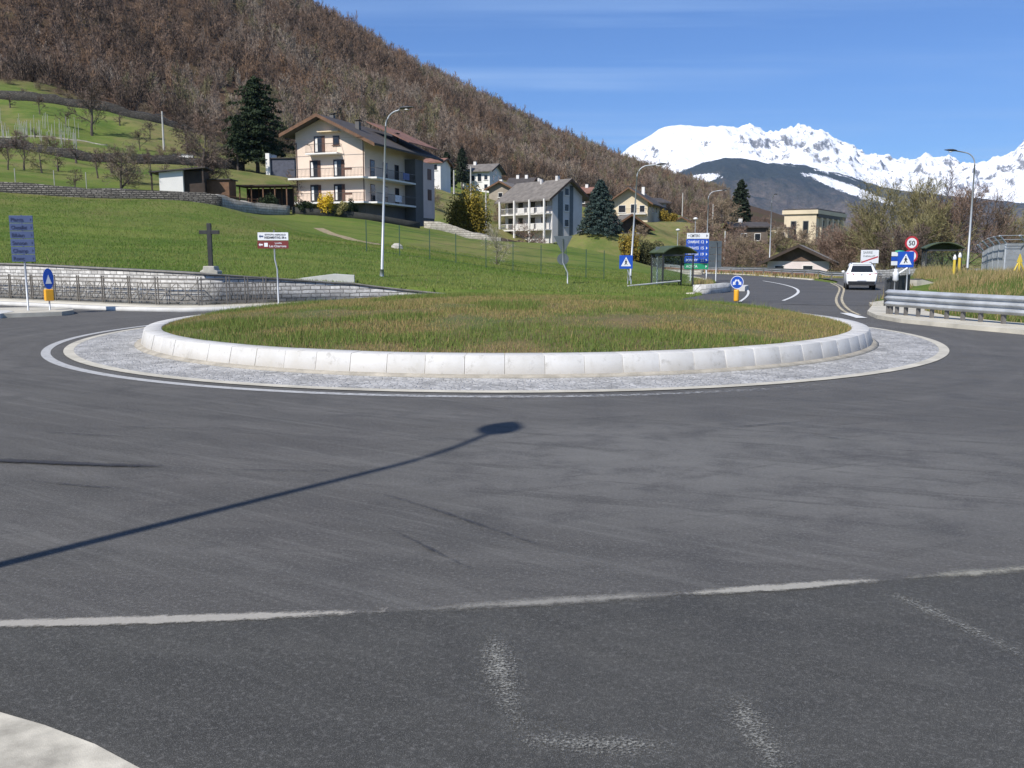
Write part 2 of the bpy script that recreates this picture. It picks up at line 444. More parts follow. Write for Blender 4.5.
# branch on the right, where the car stands
br=smoothpath([(14.0,36.5),(17.4,45),(21,54),(25,62),(29,71),(31,82)],2)
o=sweepobj('side_street',br,[(3.0,0),(-3.4,0)],flat(.008),ASPH3,step=1.5,closed=False); tag(o,kind='structure')
# ---- nearer side road, darker, below the worn line
L0=[G(-160,628),G(0,625),G(120,622.5),G(400,612),G(550,603),G(700,594),G(860,583),G(1024,570),G(1200,556)]
side=[(p.x,p.y) for p in L0]
side=[(-30,4.9)]+side+[(12,6.6),(30,6.2),(40,-40),(-40,-40)]
sheet('side_road',side,.004,ASPH2)
def wornmat(name,col,cut=.45,sc=6.0,soft=.12,rough=.8,mid=0.0):
    m,t,b=nt(name); v=geo(t)
    f=noise(t,v,sc,8,.75); g=noise(t,v,60,3,.7); lg=noise(t,v,.9,4,.6)
    a=math_(t,'ADD',math_(t,'MULTIPLY',f,.55),math_(t,'ADD',math_(t,'MULTIPLY',g,.2),math_(t,'MULTIPLY',lg,.25)))
    if mid:
        at_=t.nodes.new('ShaderNodeAttribute'); at_.attribute_name='mid'; a=math_(t,'ADD',a,math_(t,'MULTIPLY',math_(t,'SUBTRACT',at_.outputs['Fac'],.75),mid))
    al=ramp(t,a,[(cut-soft,0.0),(cut+soft,1.0)])
    t.links.new(mix(t,g,tuple(x*.75 for x in col),tuple(min(1,x*1.2) for x in col)),b.inputs['Base Color'])
    t.links.new(al,b.inputs['Alpha']); b.inputs['Roughness'].default_value=rough
    return m
def strip(name,path,w0,z,m,step=.3,wob=0.0,soft=False):
    if soft:
        al=along(path,step); V=[];mid=[]; n=len(al)
        for i,(p,s_) in enumerate(al):
            d=(al[min(i+1,n-1)][0]-al[max(i-1,0)][0]).normalized(); l=Vector((-d.y,d.x)); e=math.sin(PI*min(1,max(0,i/(n-1))))**.6
            for k_ in range(5):
                a_=(k_-2)/2; V.append((p.x+l.x*a_*w0/2,p.y+l.y*a_*w0/2,z)); mid.append((1-abs(a_))*e)
        Fc=[(i*5+k_,(i+1)*5+k_,(i+1)*5+k_+1,i*5+k_+1) for i in range(n-1) for k_ in range(4)]
        o=mesh_np(name,V,Fc,m,attrs={'mid':('POINT',mid)}); tag(o,kind='structure'); return o
    V,Fc,_=sweep(path,[(w0/2,0),(-w0/2,0)],flat(z),step,False)
    if wob:
        V=[(x+(rnd.random()-.5)*wob,y+(rnd.random()-.5)*wob,zz) for x,y,zz in V]
    o=mesh_np(name,V,Fc,m); tag(o,kind='structure'); return o
pl=[(p.x,p.y) for p in L0]
strip('road_marking_edge_line',[tuple(q) for q in smoothpath(pl[0:4],1)],.155,.010,wornmat('paint_edge',(.33,.31,.27),.30,9,.09,mid=.5),step=.06,soft=True)
strip('road_marking_worn_line',smoothpath([pl[3],pl[4],pl[5]],1),.20,.0108,wornmat('paint_worn',(.22,.21,.185),.42,9,.14,mid=.45),step=.08,soft=True)
strip('road_marking_short_line',[G(675,596)[:2],G(775,589)[:2],G(890,580.5)[:2]],.16,.0116,wornmat('paint_short',(.31,.295,.255),.34,10,.10,mid=.5),step=.06,soft=True)
strip('road_marking_faded_line',smoothpath(pl[6:],1),.28,.010,wornmat('paint_faded',(.24,.23,.19),.52,7,.10,mid=.4),step=.1,soft=True)
wf=wornmat('paint_gone',(.27,.265,.235),.555,75,.05,mid=.16)
for q in ([(492,622),(497,660),(508,700),(522,745)],[(722,682),(745,715),(775,768),(800,800)],[(505,742),(600,748),(700,745)],[(880,590),(930,612),(1010,650),(1080,690)]):
    strip('road_marking_rubbed_stripe',smoothpath([G(*a)[:2] for a in q],2),.42,.0105 if q[0][0]!=505 else .013,wf,step=.1,soft=True)
# dark smears and tyre marks
dk=wornmat('oil_smear',(.03,.03,.034),.42,9,.12,mid=.5)
dk2=wornmat('tyre_smear',(.040,.040,.043),.60,11,.14,mid=.45)
for q,w,mm in (([(-40,459),(0,461.5),(60,464),(120,466.5),(168,467)],.17,dk),([(165,468.5),(250,471),(330,472),(440,469)],.06,dk2),
    ([(70,425),(170,430),(290,427)],.08,dk2),([(0,478),(80,487),(160,491)],.09,dk2),([(330,482),(420,505),(520,540),(640,578)],.10,dk2),
    ([(370,520),(430,550),(500,585)],.09,dk2),([(0,430),(90,436),(180,440)],.07,dk2),([(690,432),(780,424),(840,421)],.09,dk2),([(812,436),(850,441),(885,443)],.16,dk2),([(600,402),(760,399),(930,380)],.05,dk2),([(520,423),(600,419),(700,413)],.05,dk2)):
    p=smoothpath([G(*a)[:2] for a in q],2)
    strip('tyre_mark',p,w*1.6,.0145+.0008*rnd.random(),mm,step=.12,soft=True)
ck=None
for q in ():
    p=[Vector(G(*a)[:2]) for a in q]; p2=[p[0]]
    for a_,b_ in zip(p[:-1],p[1:]):
        for k_ in range(1,7): p2.append(a_.lerp(b_,k_/6)+Vector((rnd.uniform(-.02,.02),rnd.uniform(-.05,.05))))
    strip('road_crack',p2,.035,.0165,ck,step=.05,soft=True)
# ---- pale concrete pavement in the near left corner
CONC=mat('pale_concrete',(.46,.43,.355),.9,.22,1.6,bmp=.002,fine=110)
CONC2=mat('white_kerb_stone',(.52,.51,.48),.7,.12,2.0,bmp=.003,fine=50)
corner=[G(-500,640,.02)[:2],G(-200,662,.02)[:2],G(-60,693,.02)[:2],G(0,712,.02)[:2],G(45,725,.02)[:2],G(95,744,.02)[:2],G(140,768,.02)[:2],G(185,805,.02)[:2],G(230,860,.02)[:2],(-.9,1.2),(-1.0,-10),(-12,-10)]
sheet('pavement',[tuple(p) for p in corner],.02,mat('gritty_concrete',(.42,.39,.32),.95,.38,5,bmp=.002,fine=160),thick=.014)
# ------------------------------------------------------------ roundabout
def ringmesh(name,r0,r1,z0,z1,m,n=240,kind='structure'):
    V=[];Fc=[]
    for k in range(n):
        a=2*PI*k/n; V+=[(CX+r0*math.cos(a),CY+r0*math.sin(a),z0),(CX+r1*math.cos(a),CY+r1*math.sin(a),z1)]
    for k in range(n):
        j=(k+1)%n; Fc.append((2*k,2*k+1,2*j+1,2*j))
    o=mesh_np(name,V,Fc,m); tag(o,kind=kind); return o
def cobble():
    m,t,b=nt('cobble_setts'); v=geo(t)
    vo=t.nodes.new('ShaderNodeTexVoronoi'); vo.feature='DISTANCE_TO_EDGE'; vo.inputs['Scale'].default_value=11; t.links.new(v,vo.inputs['Vector'])
    vc=t.nodes.new('ShaderNodeTexVoronoi'); vc.inputs['Scale'].default_value=11; t.links.new(v,vc.inputs['Vector'])
    j=ramp(t,vo.outputs['Distance'],[(.03,0.0),(.12,1.0)])
    s=t.nodes.new('ShaderNodeSeparateColor'); t.links.new(vc.outputs['Color'],s.inputs[0])
    st=ramp(t,s.outputs[0],[(0,(.24,.235,.225)),(.6,(.34,.335,.32)),(1,(.50,.49,.47))])
    c_=mix(t,j,(.40,.39,.37),st)
    c_=mix(t,ramp(t,noise(t,v,1.1,5),[(.42,0.0),(.66,.75)]),c_,(.54,.53,.51))
    c_=mix(t,ramp(t,noise(t,v,2.6,6,.7),[(.34,.7),(.50,0.0)]),c_,(.17,.17,.165))
    t.links.new(c_,b.inputs['Base Color']); b.inputs['Roughness'].default_value=.8
    bump(t,b,j,.02); return m
ringmesh('cobbled_apron',8.85,10.22,.035,.014,cobble())
ringmesh('apron_border',10.22,10.42,.016,.012,CONC)
WPAINT=mat('road_paint',(.60,.60,.58),.7,.15,3)
def ringline():
    m,t,b=nt('ring_line_paint'); v=geo(t)
    sx=t.nodes.new('ShaderNodeSeparateXYZ'); t.links.new(v,sx.inputs[0])
    # paint worn thin on the right-hand side, where traffic runs over it
    w=math_(t,'MULTIPLY',math_(t,'ADD',sx.outputs[0],4.0),.085,True)
    f=noise(t,v,9,6,.7)
    a=ramp(t,math_(t,'SUBTRACT',math_(t,'ADD',f,.25),math_(t,'MULTIPLY',w,.48)),[(.42,0.0),(.72,1.0)])
    b.inputs['Base Color'].default_value=(.40,.40,.39,1); t.links.new(a,b.inputs['Alpha']); b.inputs['Roughness'].default_value=.75
    return m
ringmesh('road_marking_ring_line',10.66,10.84,.006,.006,ringline())
# kerb blocks
def kerb():
    n=84; V=[];Fc=[];tint=[]
    prof=[(8.88,.03),(8.875,.08),(8.80,.368),(8.788,.378),(8.44,.385),(8.42,.37),(8.42,.0),(8.75,.0)]
    m=len(prof)
    for k in range(n):
        a0=2*PI*k/n+.0004; a1=2*PI*(k+1)/n-.0004; t=rnd.random(); jr=(rnd.random()-.5)*.006; jz=(rnd.random()-.5)*.005
        cuts=[a0,a0+.0012,(a0+a1)/2,a1-.0012,a1]; o=len(V)
        for ci,a in enumerate(cuts):
            e=.0025 if ci in (0,4) else 0
            for i,(r,z) in enumerate(prof):
                rr=r-e+jr if i<4 else r+jr*0; zz=z-e*.7*(2<=i<=5)+jz*(i>1 and i<6)
                V.append((CX+rr*math.cos(a),CY+rr*math.sin(a),zz))
        for ci in range(4):
            for i in range(m):
                Fc.append((o+ci*m+i,o+(ci+1)*m+i,o+(ci+1)*m+(i+1)%m,o+ci*m+(i+1)%m)); tint.append(t)
        for base_ in (0,4):
            q=[o+base_*m+i for i in range(m)]
            for i in range(1,m-1,2):
                Fc.append((q[0],q[i],q[i+1],q[min(i+2,m-1)])); tint.append(t)
    mt,t,b=nt('kerb_block_stone'); v=geo(t)
    a=t.nodes.new('ShaderNodeAttribute'); a.attribute_name='tint'
    c_=mix(t,a.outputs['Fac'],(.50,.49,.465),(.56,.55,.525))
    c_=mix(t,ramp(t,noise(t,v,1.7,6,.7),[(.45,0.0),(.75,.5)]),c_,(.40,.38,.33))
    c_=mix(t,ramp(t,noise(t,mapping(t,v,(6,6,.8)),1.0,5,.7),[(.55,0.0),(.8,.4)]),c_,(.35,.33,.29))
    c_=mix(t,ramp(t,noise(t,v,5,7,.75),[(.56,0.0),(.66,.55)]),c_,(.26,.245,.215))
    sz=t.nodes.new('ShaderNodeSeparateXYZ'); t.links.new(v,sz.inputs[0])
    low=math_(t,'SUBTRACT',math_(t,'ADD',.20,math_(t,'MULTIPLY',noise(t,v,2.2,5,.7),.16)),sz.outputs[2])
    c_=mix(t,ramp(t,math_(t,'MULTIPLY',low,5.0),[(.05,0.0),(.9,.42)]),c_,(.34,.30,.24))
    t.links.new(c_,b.inputs['Base Color']); b.inputs['Roughness'].default_value=.8; bump(t,b,noise(t,v,70,3),.003)
    o=mesh_np('kerb',V,Fc,mt,tint=tint); tag(o,kind='structure')
kerb()
ringmesh('kerb_bedding',8.70,8.84,.345,.05,mat('joint_mortar',(.16,.15,.135)))
n=180; prof=[(8.84,.085),(8.93,.070),(9.05,.018),(8.70,.0)]
V=[];Fc=[]
for k in range(n):
    a=2*PI*k/n
    for r,z in prof: V.append((CX+r*math.cos(a),CY+r*math.sin(a),z))
for k in range(n):
    j=(k+1)%n
    for i in range(3): Fc.append((4*k+i,4*k+i+1,4*j+i+1,4*j+i))
o=mesh_np('kerb_footing',V,Fc,mat('footing_mortar',(.33,.30,.245),.9,.3,3,bmp=.01)); tag(o,kind='structure')
def mound(r,x=None,y=None): return .33+.58*np.power(np.clip(1-(r/8.44)**2,0,1),.8)
rr=np.linspace(0,8.44,34); aa=np.linspace(0,2*PI,121)[:-1]
R_,A_=np.meshgrid(rr,aa,indexing='ij'); X=CX+R_*np.cos(A_);Y=CY+R_*np.sin(A_)
Z=mound(R_)+(fbm(X*.9,Y*.9,3,2)-.5)*.14*sstep(8.4,7.4,R_)
V=np.stack([X,Y,Z],-1).reshape(-1,3); Fc=[]
for i in range(33):
    for k in range(120): Fc.append((i*120+k,(i+1)*120+k,(i+1)*120+(k+1)%120,i*120+(k+1)%120))
m,t,b=nt('island_soil'); v=geo(t)
c_=ramp(t,noise(t,v,.8,6,.7),[(.35,(.075,.095,.025)),(.55,(.13,.10,.04)),(.75,(.17,.12,.055))])
t.links.new(c_,b.inputs['Base Color']); b.inputs['Roughness'].default_value=1; bump(t,b,noise(t,v,12,4),.05)
o=mesh_np('island_soil',V,Fc,m,smooth=True); tag(o,kind='structure')
# ------------------------------------------------------------ grass
def blades(n,xy,zf,hf,wf_,tintf,name,m,lean=.5):
    x,y=xy; n=len(x); z=zf(x,y); h=hf(x,y); w=wf_*(.6+.8*RN.random(n))
    a=RN.random(n)*2*PI; la=RN.random(n)*2*PI; l=h*lean*RN.random(n)
    dx=np.cos(a)*w/2;dy=np.sin(a)*w/2
    V=np.empty((n*3,3)); V[0::3]=np.stack([x-dx,y-dy,z-.02],-1); V[1::3]=np.stack([x+dx,y+dy,z-.02],-1)
    V[2::3]=np.stack([x+np.cos(la)*l,y+np.sin(la)*l,z+h],-1)
    o=mesh_np(name,V,np.arange(n*3).reshape(-1,3),m,attrs={'col':('FACE',tintf(x,y))}); tag(o,kind='stuff',label=None); return o
gm,t,b=nt('grass_blades'); a=t.nodes.new('ShaderNodeAttribute'); a.attribute_name='col'
t.links.new(a.outputs['Color'],b.inputs['Base Color']); b.inputs['Roughness'].default_value=.7; b.inputs['Specular IOR Level'].default_value=.2
tr=t.nodes.new('ShaderNodeBsdfTranslucent'); t.links.new(a.outputs['Color'],tr.inputs[0]); ms=t.nodes.new('ShaderNodeMixShader'); ms.inputs[0].default_value=.25
t.links.new(b.outputs[0],ms.inputs[1]); t.links.new(tr.outputs[0],ms.inputs[2]); t.links.new(ms.outputs[0],t.nodes['Material Output'].inputs[0])
GRASSM=gm
def island_cols(x,y):
    n=len(x); g=sstep(.44,.60,fbm(x*.45+3,y*.9,4,40)+.10*(fbm(x*2.5,y*2.5,2,41)-.5)); u=RN.random(n)
    green=np.stack([.13+.06*u,.185+.06*u,.042+.015*u],-1); dry=np.stack([.27+.15*u,.205+.12*u,.085+.05*u],-1)
    p=np.clip(g*.62+.28,0,1); k=(RN.random(n)<p)[:,None]
    return np.where(k,green,dry)
N_=230000; r=8.43*np.sqrt(RN.random(N_)); a=RN.random(N_)*2*PI; x=CX+r*np.cos(a);y=CY+r*np.sin(a)
tall=lambda x,y:(.03+.05*RN.random(len(x)))*(1+.9*sstep(.5,.66,fbm(x*.45+3,y*.9,4,40)))*np.where(RN.random(len(x))<.02,2,1)
blades(N_,(x,y),lambda x,y:mound(np.hypot(x-CX,y-CY)),tall,.012,island_cols,'grass',GRASSM,.7)
# meadow tufts behind the wall
def polysample(n,x0,x1,y0,y1,f):
    x=RN.uniform(x0,x1,n);y=RN.uniform(y0,y1,n); k=f(x,y); return x[k],y[k]
mead=lambda x,y:(~inpoly(x,y,FLAT))&(x/y>-.64)&(x<18)
x,y=polysample(170000,-45,16,34,80,mead)
def mcols(x,y):
    n=len(x);u=RN.random(n); s=fbm(x*.05,y*.35,4,60); k=sstep(.45,.6,s)[:,None]
    c1=np.stack([.10+.04*u,.165+.05*u,.026+.01*u],-1); c2=np.stack([.165+.06*u,.205+.05*u,.045+.02*u],-1)
    c_=c1*(1-k)+c2*k; d=(RN.random(n)<.06)[:,None]
    return np.where(d,np.stack([.2+.1*u,.17+.08*u,.08+.04*u],-1),c_)
blades(0,(x,y),Hn,lambda x,y:.05+.09*RN.random(len(x)),.035,mcols,'grass',GRASSM,.8)
PAVP=[(14.6,36.9),(13.9,34.8),(12.3,31.2),(11.75,29.0),(11.75,27.2),(13.3,22.7),(16.5,18.6),(17.2,19.6),(15.3,23.5),(14.2,26.4),(13.9,29),(14.4,31.5),(17.6,37),(21.4,46.5),(25.5,54),(24.6,54.6)]
bank=lambda x,y:(~inpoly(x,y,FLAT))&(~inpoly(x,y,PAVP))&(x/y<.72)&(x>12)
x,y=polysample(150000,12,46,24,62,bank)
def bcols(x,y):
    n=len(x);u=RN.random(n); k=(RN.random(n)<.25+.55*sstep(.42,.6,fbm(x*.4,y*.4,4,70)+(y-38)*.008))[:,None]
    return np.where(k,np.stack([.30+.14*u,.235+.10*u,.11+.05*u],-1),np.stack([.10+.06*u,.15+.05*u,.035+.02*u],-1))
blades(0,(x,y),Hn,lambda x,y:(.10+.22*RN.random(len(x)))*(1+1.0*sstep(.45,.6,fbm(x*.4,y*.4,4,70))),.03,bcols,'grass',GRASSM,.6)
x,y=polysample(60000,18,110,60,130,lambda x,y:(~inpoly(x,y,FLAT))&(x/y<.62))
blades(0,(x,y),Hn,lambda x,y:.15+.3*RN.random(len(x)),.12,bcols,'grass',GRASSM,.6)
# ------------------------------------------------------------ stone walls
def stonemat(name,c0,c1,joint,bw=.42,rh=.16,var=.5,msize=.018):
    m,t,b=nt(name); uv=coord(t,'UV'); v=geo(t)
    ds=t.nodes.new('ShaderNodeTexNoise'); ds.inputs['Scale'].default_value=2.2; ds.inputs['Detail'].default_value=3; t.links.new(uv,ds.inputs['Vector'])
    vm=t.nodes.new('ShaderNodeVectorMath'); vm.operation='MULTIPLY_ADD'; t.links.new(ds.outputs['Color'],vm.inputs[0]); vm.inputs[1].default_value=(.10,.07,0); t.links.new(uv,vm.inputs[2])
    br=t.nodes.new('ShaderNodeTexBrick'); t.links.new(vm.outputs[0],br.inputs['Vector'])
    br.inputs['Scale'].default_value=1; br.inputs['Brick Width'].default_value=bw; br.inputs['Row Height'].default_value=rh
    br.inputs['Mortar Size'].default_value=msize; br.inputs['Mortar Smooth'].default_value=.3; br.inputs['Bias'].default_value=0
    br.inputs['Color1'].default_value=(*c0,1); br.inputs['Color2'].default_value=(*c1,1); br.inputs['Mortar'].default_value=(*joint,1)
    br.offset=.5; br.squash=1.4; br.squash_frequency=3
    c_=mix(t,ramp(t,noise(t,v,3.5,5,.7),[(.35,.65),(.6,0.0)]),br.outputs['Color'],tuple(x*.55 for x in c0))
    c_=mix(t,ramp(t,noise(t,v,9,4,.7),[(.55,0.0),(.75,.5)]),c_,tuple(min(1,x*1.3) for x in c1))
    t.links.new(c_,b.inputs['Base Color']); b.inputs['Roughness'].default_value=.9
    bump(t,b,br.outputs['Fac'],-.03); return m
SW=stonemat('pale_stone_wall',(.34,.33,.31),(.55,.54,.51),(.12,.115,.105))
DW=stonemat('dark_dry_stone',(.045,.038,.030),(.13,.115,.095),(.015,.014,.012),.5,.2,msize=.05)
LW=stonemat('light_low_wall',(.34,.31,.25),(.46,.43,.36),(.20,.18,.15),.6,.25)
wl=WALL[2:-9]; wz=WT[2:-9]; wz=[z*(1-.75*max(0,(i-(len(wz)-8))/8)) for i,z in enumerate(wz)]
cum=[0]
for a,b_ in zip(wl[:-1],wl[1:]): cum.append(cum[-1]+math.dist(a,b_))
wtop=lambda s:float(np.interp(s,cum,wz))
root=thing('stone_wall','long pale stone retaining wall curving behind the roundabout below the meadow','wall',(0,0,0))
sweepobj('stonework',wl,[(0.0,-.1),(0.0,lambda s:wtop(s)-.02),(.5,lambda s:wtop(s)-.02),(.5,-.1)],flat(0),SW,root,step=1.0)
sweepobj('coping',wl,[(-.04,lambda s:wtop(s)-.018),(-.04,lambda s:wtop(s)+.05),(.54,lambda s:wtop(s)+.05),(.54,lambda s:wtop(s)-.018)],flat(0),mat('coping_stone',(.17,.16,.145),.9,.3,4),root,step=1.0)
# pavement and kerb before the wall
off=lambda path,d:[(lambda p,n:(p[0]+n[0]*d,p[1]+n[1]*d))(path[i],(lambda a,b_:(-(b_[1]-a[1])/math.dist(a,b_),(b_[0]-a[0])/math.dist(a,b_)))(path[max(i-1,0)],path[min(i+1,len(path)-1)])) for i in range(len(path))]
o=sweepobj('pavement',WALL[:-2],[(0,-.05),(0,.13),(-2.2,.13),(-2.2,-.05)],flat(0),CONC,step=1.2); tag(o,kind='structure')
o=sweepobj('kerb',WALL[:-2],[(-2.2,-.05),(-2.2,.14),(-2.5,.14),(-2.5,-.05)],flat(0),CONC2,step=1.2); tag(o,kind='structure')
# splitter island on the left
sp=[G(-420,304)[:2],G(-200,307)[:2],G(0,311.5)[:2],G(50,311)[:2],G(72,312)[:2],G(74,314)[:2],G(62,315.8)[:2],G(0,318)[:2],G(-200,318)[:2],G(-420,316)[:2]]
sheet('traffic_island',[tuple(p) for p in sp],.14,CONC,thick=.2)
sp2=[G(-420,313)[:2],G(-200,314.3)[:2],G(8,314.6)[:2],G(14,315.8)[:2],G(0,318.5)[:2],G(-200,320)[:2],G(-420,320)[:2]]
sheet('kerb',[tuple(p) for p in sp2],.15,CONC2,thick=.2)
# ------------------------------------------------------------ railings before the wall
RAILM=mat('brown_railing_metal',(.20,.18,.155),.5,.15,5,metal=.3)
rp=[p for p in off(WALL,-.45)]
ral=along(rp[1:-3],1.9)
rroot=thing('railing','dark brown crossed-bar railing on the pavement before the pale stone wall','railing',(0,0,0))
cnt=0
for (p,s),(q,s2) in zip(ral[:-1],ral[1:]):
    if p.x<-31 or p.x>-9.3: continue
    d=(q-p); L=d.length; ang=math.atan2(d.y,d.x); M=Matrix.Translation((p.x,p.y,.13))@Matrix.Rotation(ang,4,'Z')
    b=MB(); x1=L-.12
    b.box(.0,x1,-.015,.015,.98,1.02,M); b.box(.0,x1,-.012,.012,.12,.15,M); b.box(.0,x1,-.012,.012,.84,.86,M)
    for fx in (.33,.5,.67): b.box(L*fx-.01,L*fx+.01,-.01,.01,.15,.85,M)
    for sx in (0,1):
        a0,a1=(0,x1/2) if sx==0 else (x1/2,x1)
        for u,w_ in (((a0,.15),(a1,.84)),((a0,.84),(a1,.15))):
            b.add([M@Vector(v_) for v_ in [(u[0],-.008,u[1]-.014),(w_[0],-.008,w_[1]-.014),(w_[0],-.008,w_[1]+.014),(u[0],-.008,u[1]+.014),(u[0],.008,u[1]-.014),(w_[0],.008,w_[1]-.014),(w_[0],.008,w_[1]+.014),(u[0],.008,u[1]+.014)]],[(0,1,2,3),(7,6,5,4),(0,4,5,1),(1,5,6,2),(2,6,7,3),(3,7,4,0)])
    b.build('railing_panel',RAILM,rroot)
    for dx in (-.05,.07):
        MB().box(dx-.02,dx+.02,-.02,.02,-.02,1.08,M).build('post',RAILM,rroot); 
# ------------------------------------------------------------ lamps
GALV=mat('galvanised_steel',(.33,.35,.37),.45,.12,2,metal=.55)
GALVP=mat('galvanised_pole',(.40,.42,.44),.5,.12,2,metal=.35)
DKM=mat('dark_lamp_metal',(.035,.037,.04),.5,.2,4)
def lamp_head_mesh(b,c,d,L=.75,W=.17,Hh=.10):
    # pointed, flattened shell along d
    c=Vector(c); d=Vector(d).normalized(); s=Vector((-d.y,d.x,0)).normalized(); u=d.cross(s)
    rings=[(0,.25,.3),(.12,.7,.7),(.35,1,1),(.62,.95,.8),(.85,.55,.45),(1,.08,.1)]; vs=[];k=12
    for t,w,h in rings:
        for i in range(k):
            a=2*PI*i/k; z=math.sin(a)*Hh*h*(1 if math.sin(a)>0 else .5)
            vs.append(c+d*(t*L)+s*(math.cos(a)*W*w)+Vector((0,0,z)))
    fs=[(r*k+i,r*k+(i+1)%k,(r+1)*k+(i+1)%k,(r+1)*k+i) for r in range(len(rings)-1) for i in range(k)]
    fs+=[tuple(range(k)),tuple(range(len(vs)-1,len(vs)-k-1,-1))]
    b.add(vs,fs)
def lamp(label,base,h,adir,alen,group='street lamps with curved arms',head=.75,rb=.075,W=.17):
    t=thing('street_lamp',label,'street lamp',base,0,group)
    a=Vector((adir[0],adir[1],0)).normalized()
    MB().tube([(0,0,-.3),(0,0,h*.5),(0,0,h-.9)],[rb,rb*.8,rb*.55],10).build('pole',GALVP,t,smooth=True)
    MB().tube([(0,0,-.2),(0,0,.35)],[rb*1.5,rb*1.4],10).build('base_sleeve',GALV,t,smooth=True)
    R_=.75; pts=[Vector((0,0,h-.95))]
    for k in range(0,9):
        q=k/8*PI/2*.94; pts.append(Vector((0,0,h-.9+R_*math.sin(q)))+a*(R_*(1-math.cos(q))))
    e=pts[-1]; pts.append(e+a*max(.1,alen-R_)+Vector((0,0,.10)))
    MB().tube(pts,[rb*.52]*len(pts),8).build('arm',GALVP,t,smooth=True)
    b=MB(); lamp_head_mesh(b,pts[-1]-a*.05,a+Vector((0,0,.07)),head,W); hd=b.build('lamp_head',DKM,t,smooth=True)
    c0=pts[-1]+a*(head*.45); b=MB(); b.lathe([(W*.75,c0.z-.075),(W*.7,c0.z-.045)],12,c0.x,c0.y); b.build('glass',mat('lamp_glass',(.5,.5,.48),.2),hd)
    return t
b1=P(382,283,46); lamp('tall lamp at the meadow edge before the cream four-storey house','' or (b1.x,46,H(b1.x,46)),8.3,(1,-.35),.75,head=.8).rotation_euler=(0,math.radians(2.6),0)
b1=onto(630,285,62); lamp('lamp behind the blue crossing sign at the end of the meadow',(b1.x,62,b1.z),7.9,(1,-.1),1.4).rotation_euler=(0,math.radians(2.8),0)
b1=onto(967,0,59); lamp('lamp behind the tall dry grass bank, between right shelter and steel fence',(b1.x,59,b1.z),8.7-b1.z,(-1,0),1.3,head=.85)
b1=onto(706,0,94); lamp('thin far lamp with arm to the right, behind the blue direction board',(b1.x,94,b1.z),8.8,(1,0),1.5,head=.6)
b1=onto(769,0,108); lamp('far lamp facing the camera in front of the cream power station',(b1.x,108,b1.z),9.1,(0,-1),1.2,head=.6)
lamp('lamp of which only the tip of its head pokes in from the right',(20.4,31.6,.5),9.15,(-1,0),1.42,head=.95,W=.22)
lamp('lamp just left of the camera that throws the long shadow over the asphalt',(-6.15,2.12,0),9.0,(.35,.94),1.05,head=.80,rb=.085,W=.25)
def globe(label,px,Y,h):
    b1=onto(px,0,Y); t=thing('post_lamp',label,'lamp',b1,0,'small post lamps')
    MB().tube([(0,0,-.2),(0,0,h)],[.06,.04],8).build('pole',GALVP,t)
    MB().lathe([(.05,h-.05),(.28,h+.05),(.3,h+.18),(.12,h+.3)],12).build('lamp_head',mat('lamp_white',(.7,.7,.68),.4),t,smooth=True)
globe('small white-headed post lamp between the tall arm lamp and the small pale hut',694,118,6.6)
globe('small post lamp in the green field below the small pale hut',677,125,4.6)
# ------------------------------------------------------------ signs
BLUE=mat('sign_blue',(.012,.075,.42),.45,.08,2); WHITE=mat('sign_white',(.72,.73,.74),.45,.06,2); BACK=mat('sign_back_grey',(.10,.12,.13),.55,.15,3,metal=.2)
RED=mat('sign_red',(.45,.03,.04),.45,.08,2); BROWN=mat('sign_brown',(.16,.025,.02),.5,.1,2); YELO=mat('marker_yellow',(.62,.46,.06),.5,.1,3); YEL=mat('bollard_yellow',(.75,.36,.02),.5,.1,3); BLK=mat('sign_black',(.015,.015,.018),.5,.1,2)
GREEN=mat('sign_green',(.02,.28,.13),.45,.1,2)
def box(name,x0,x1,y0,y1,z0,z1,m,parent,bevel=0): return MB().box(x0,x1,y0,y1,z0,z1).build(name,m,parent,bevel=bevel)
def poly(name,pts,y,m,parent,th=.004,cx=0,cz=0,s=1.0):
    o=MB().prism([(cx+a*s,cz+b_*s) for a,b_ in pts],y-th,y,'y').build(name,m,parent); fixnormals(o); return o
def circ(n=28,r=1.0): return [(r*math.cos(2*PI*k/n),r*math.sin(2*PI*k/n)) for k in range(n)]
def text(txt,x,y,z,h,wmax,m,parent,name='lettering',align='LEFT'):
    cu=bpy.data.curves.new('t','FONT'); cu.body=txt; cu.size=1; cu.extrude=.004; cu.offset=.012; cu.align_x='LEFT'
    ob=bpy.data.objects.new('t',cu); COL.objects.link(ob); dg=bpy.context.evaluated_depsgraph_get()
    me=bpy.data.meshes.new_from_object(ob.evaluated_get(dg)); bpy.data.objects.remove(ob)
    co=np.empty(len(me.vertices)*3,np.float32); me.vertices.foreach_get('co',co); co=co.reshape(-1,3)
    w=co[:,0].max()-co[:,0].min(); hh=max(.6,co[:,1].max()); sx=min(h/hh,wmax/w*1.0); sy=h/hh
    X=(co[:,0]-co[:,0].min())*sx; 
    if align=='CENTER': X=X-X.max()/2
    out=np.stack([x+X,y-.004-co[:,2],z+co[:,1]*sy],-1).astype(np.float32); me.vertices.foreach_set('co',out.ravel()); me.update()
    me.materials.clear(); me.materials.append(m); o=bpy.data.objects.new(name,me); return link(o,parent)
def pole(t,h,r=.03,x=0,y=.05,z0=-.2): return MB().tube([(x,y,z0),(x,y,h)],r,8).build('pole',GALVP,t,smooth=True)
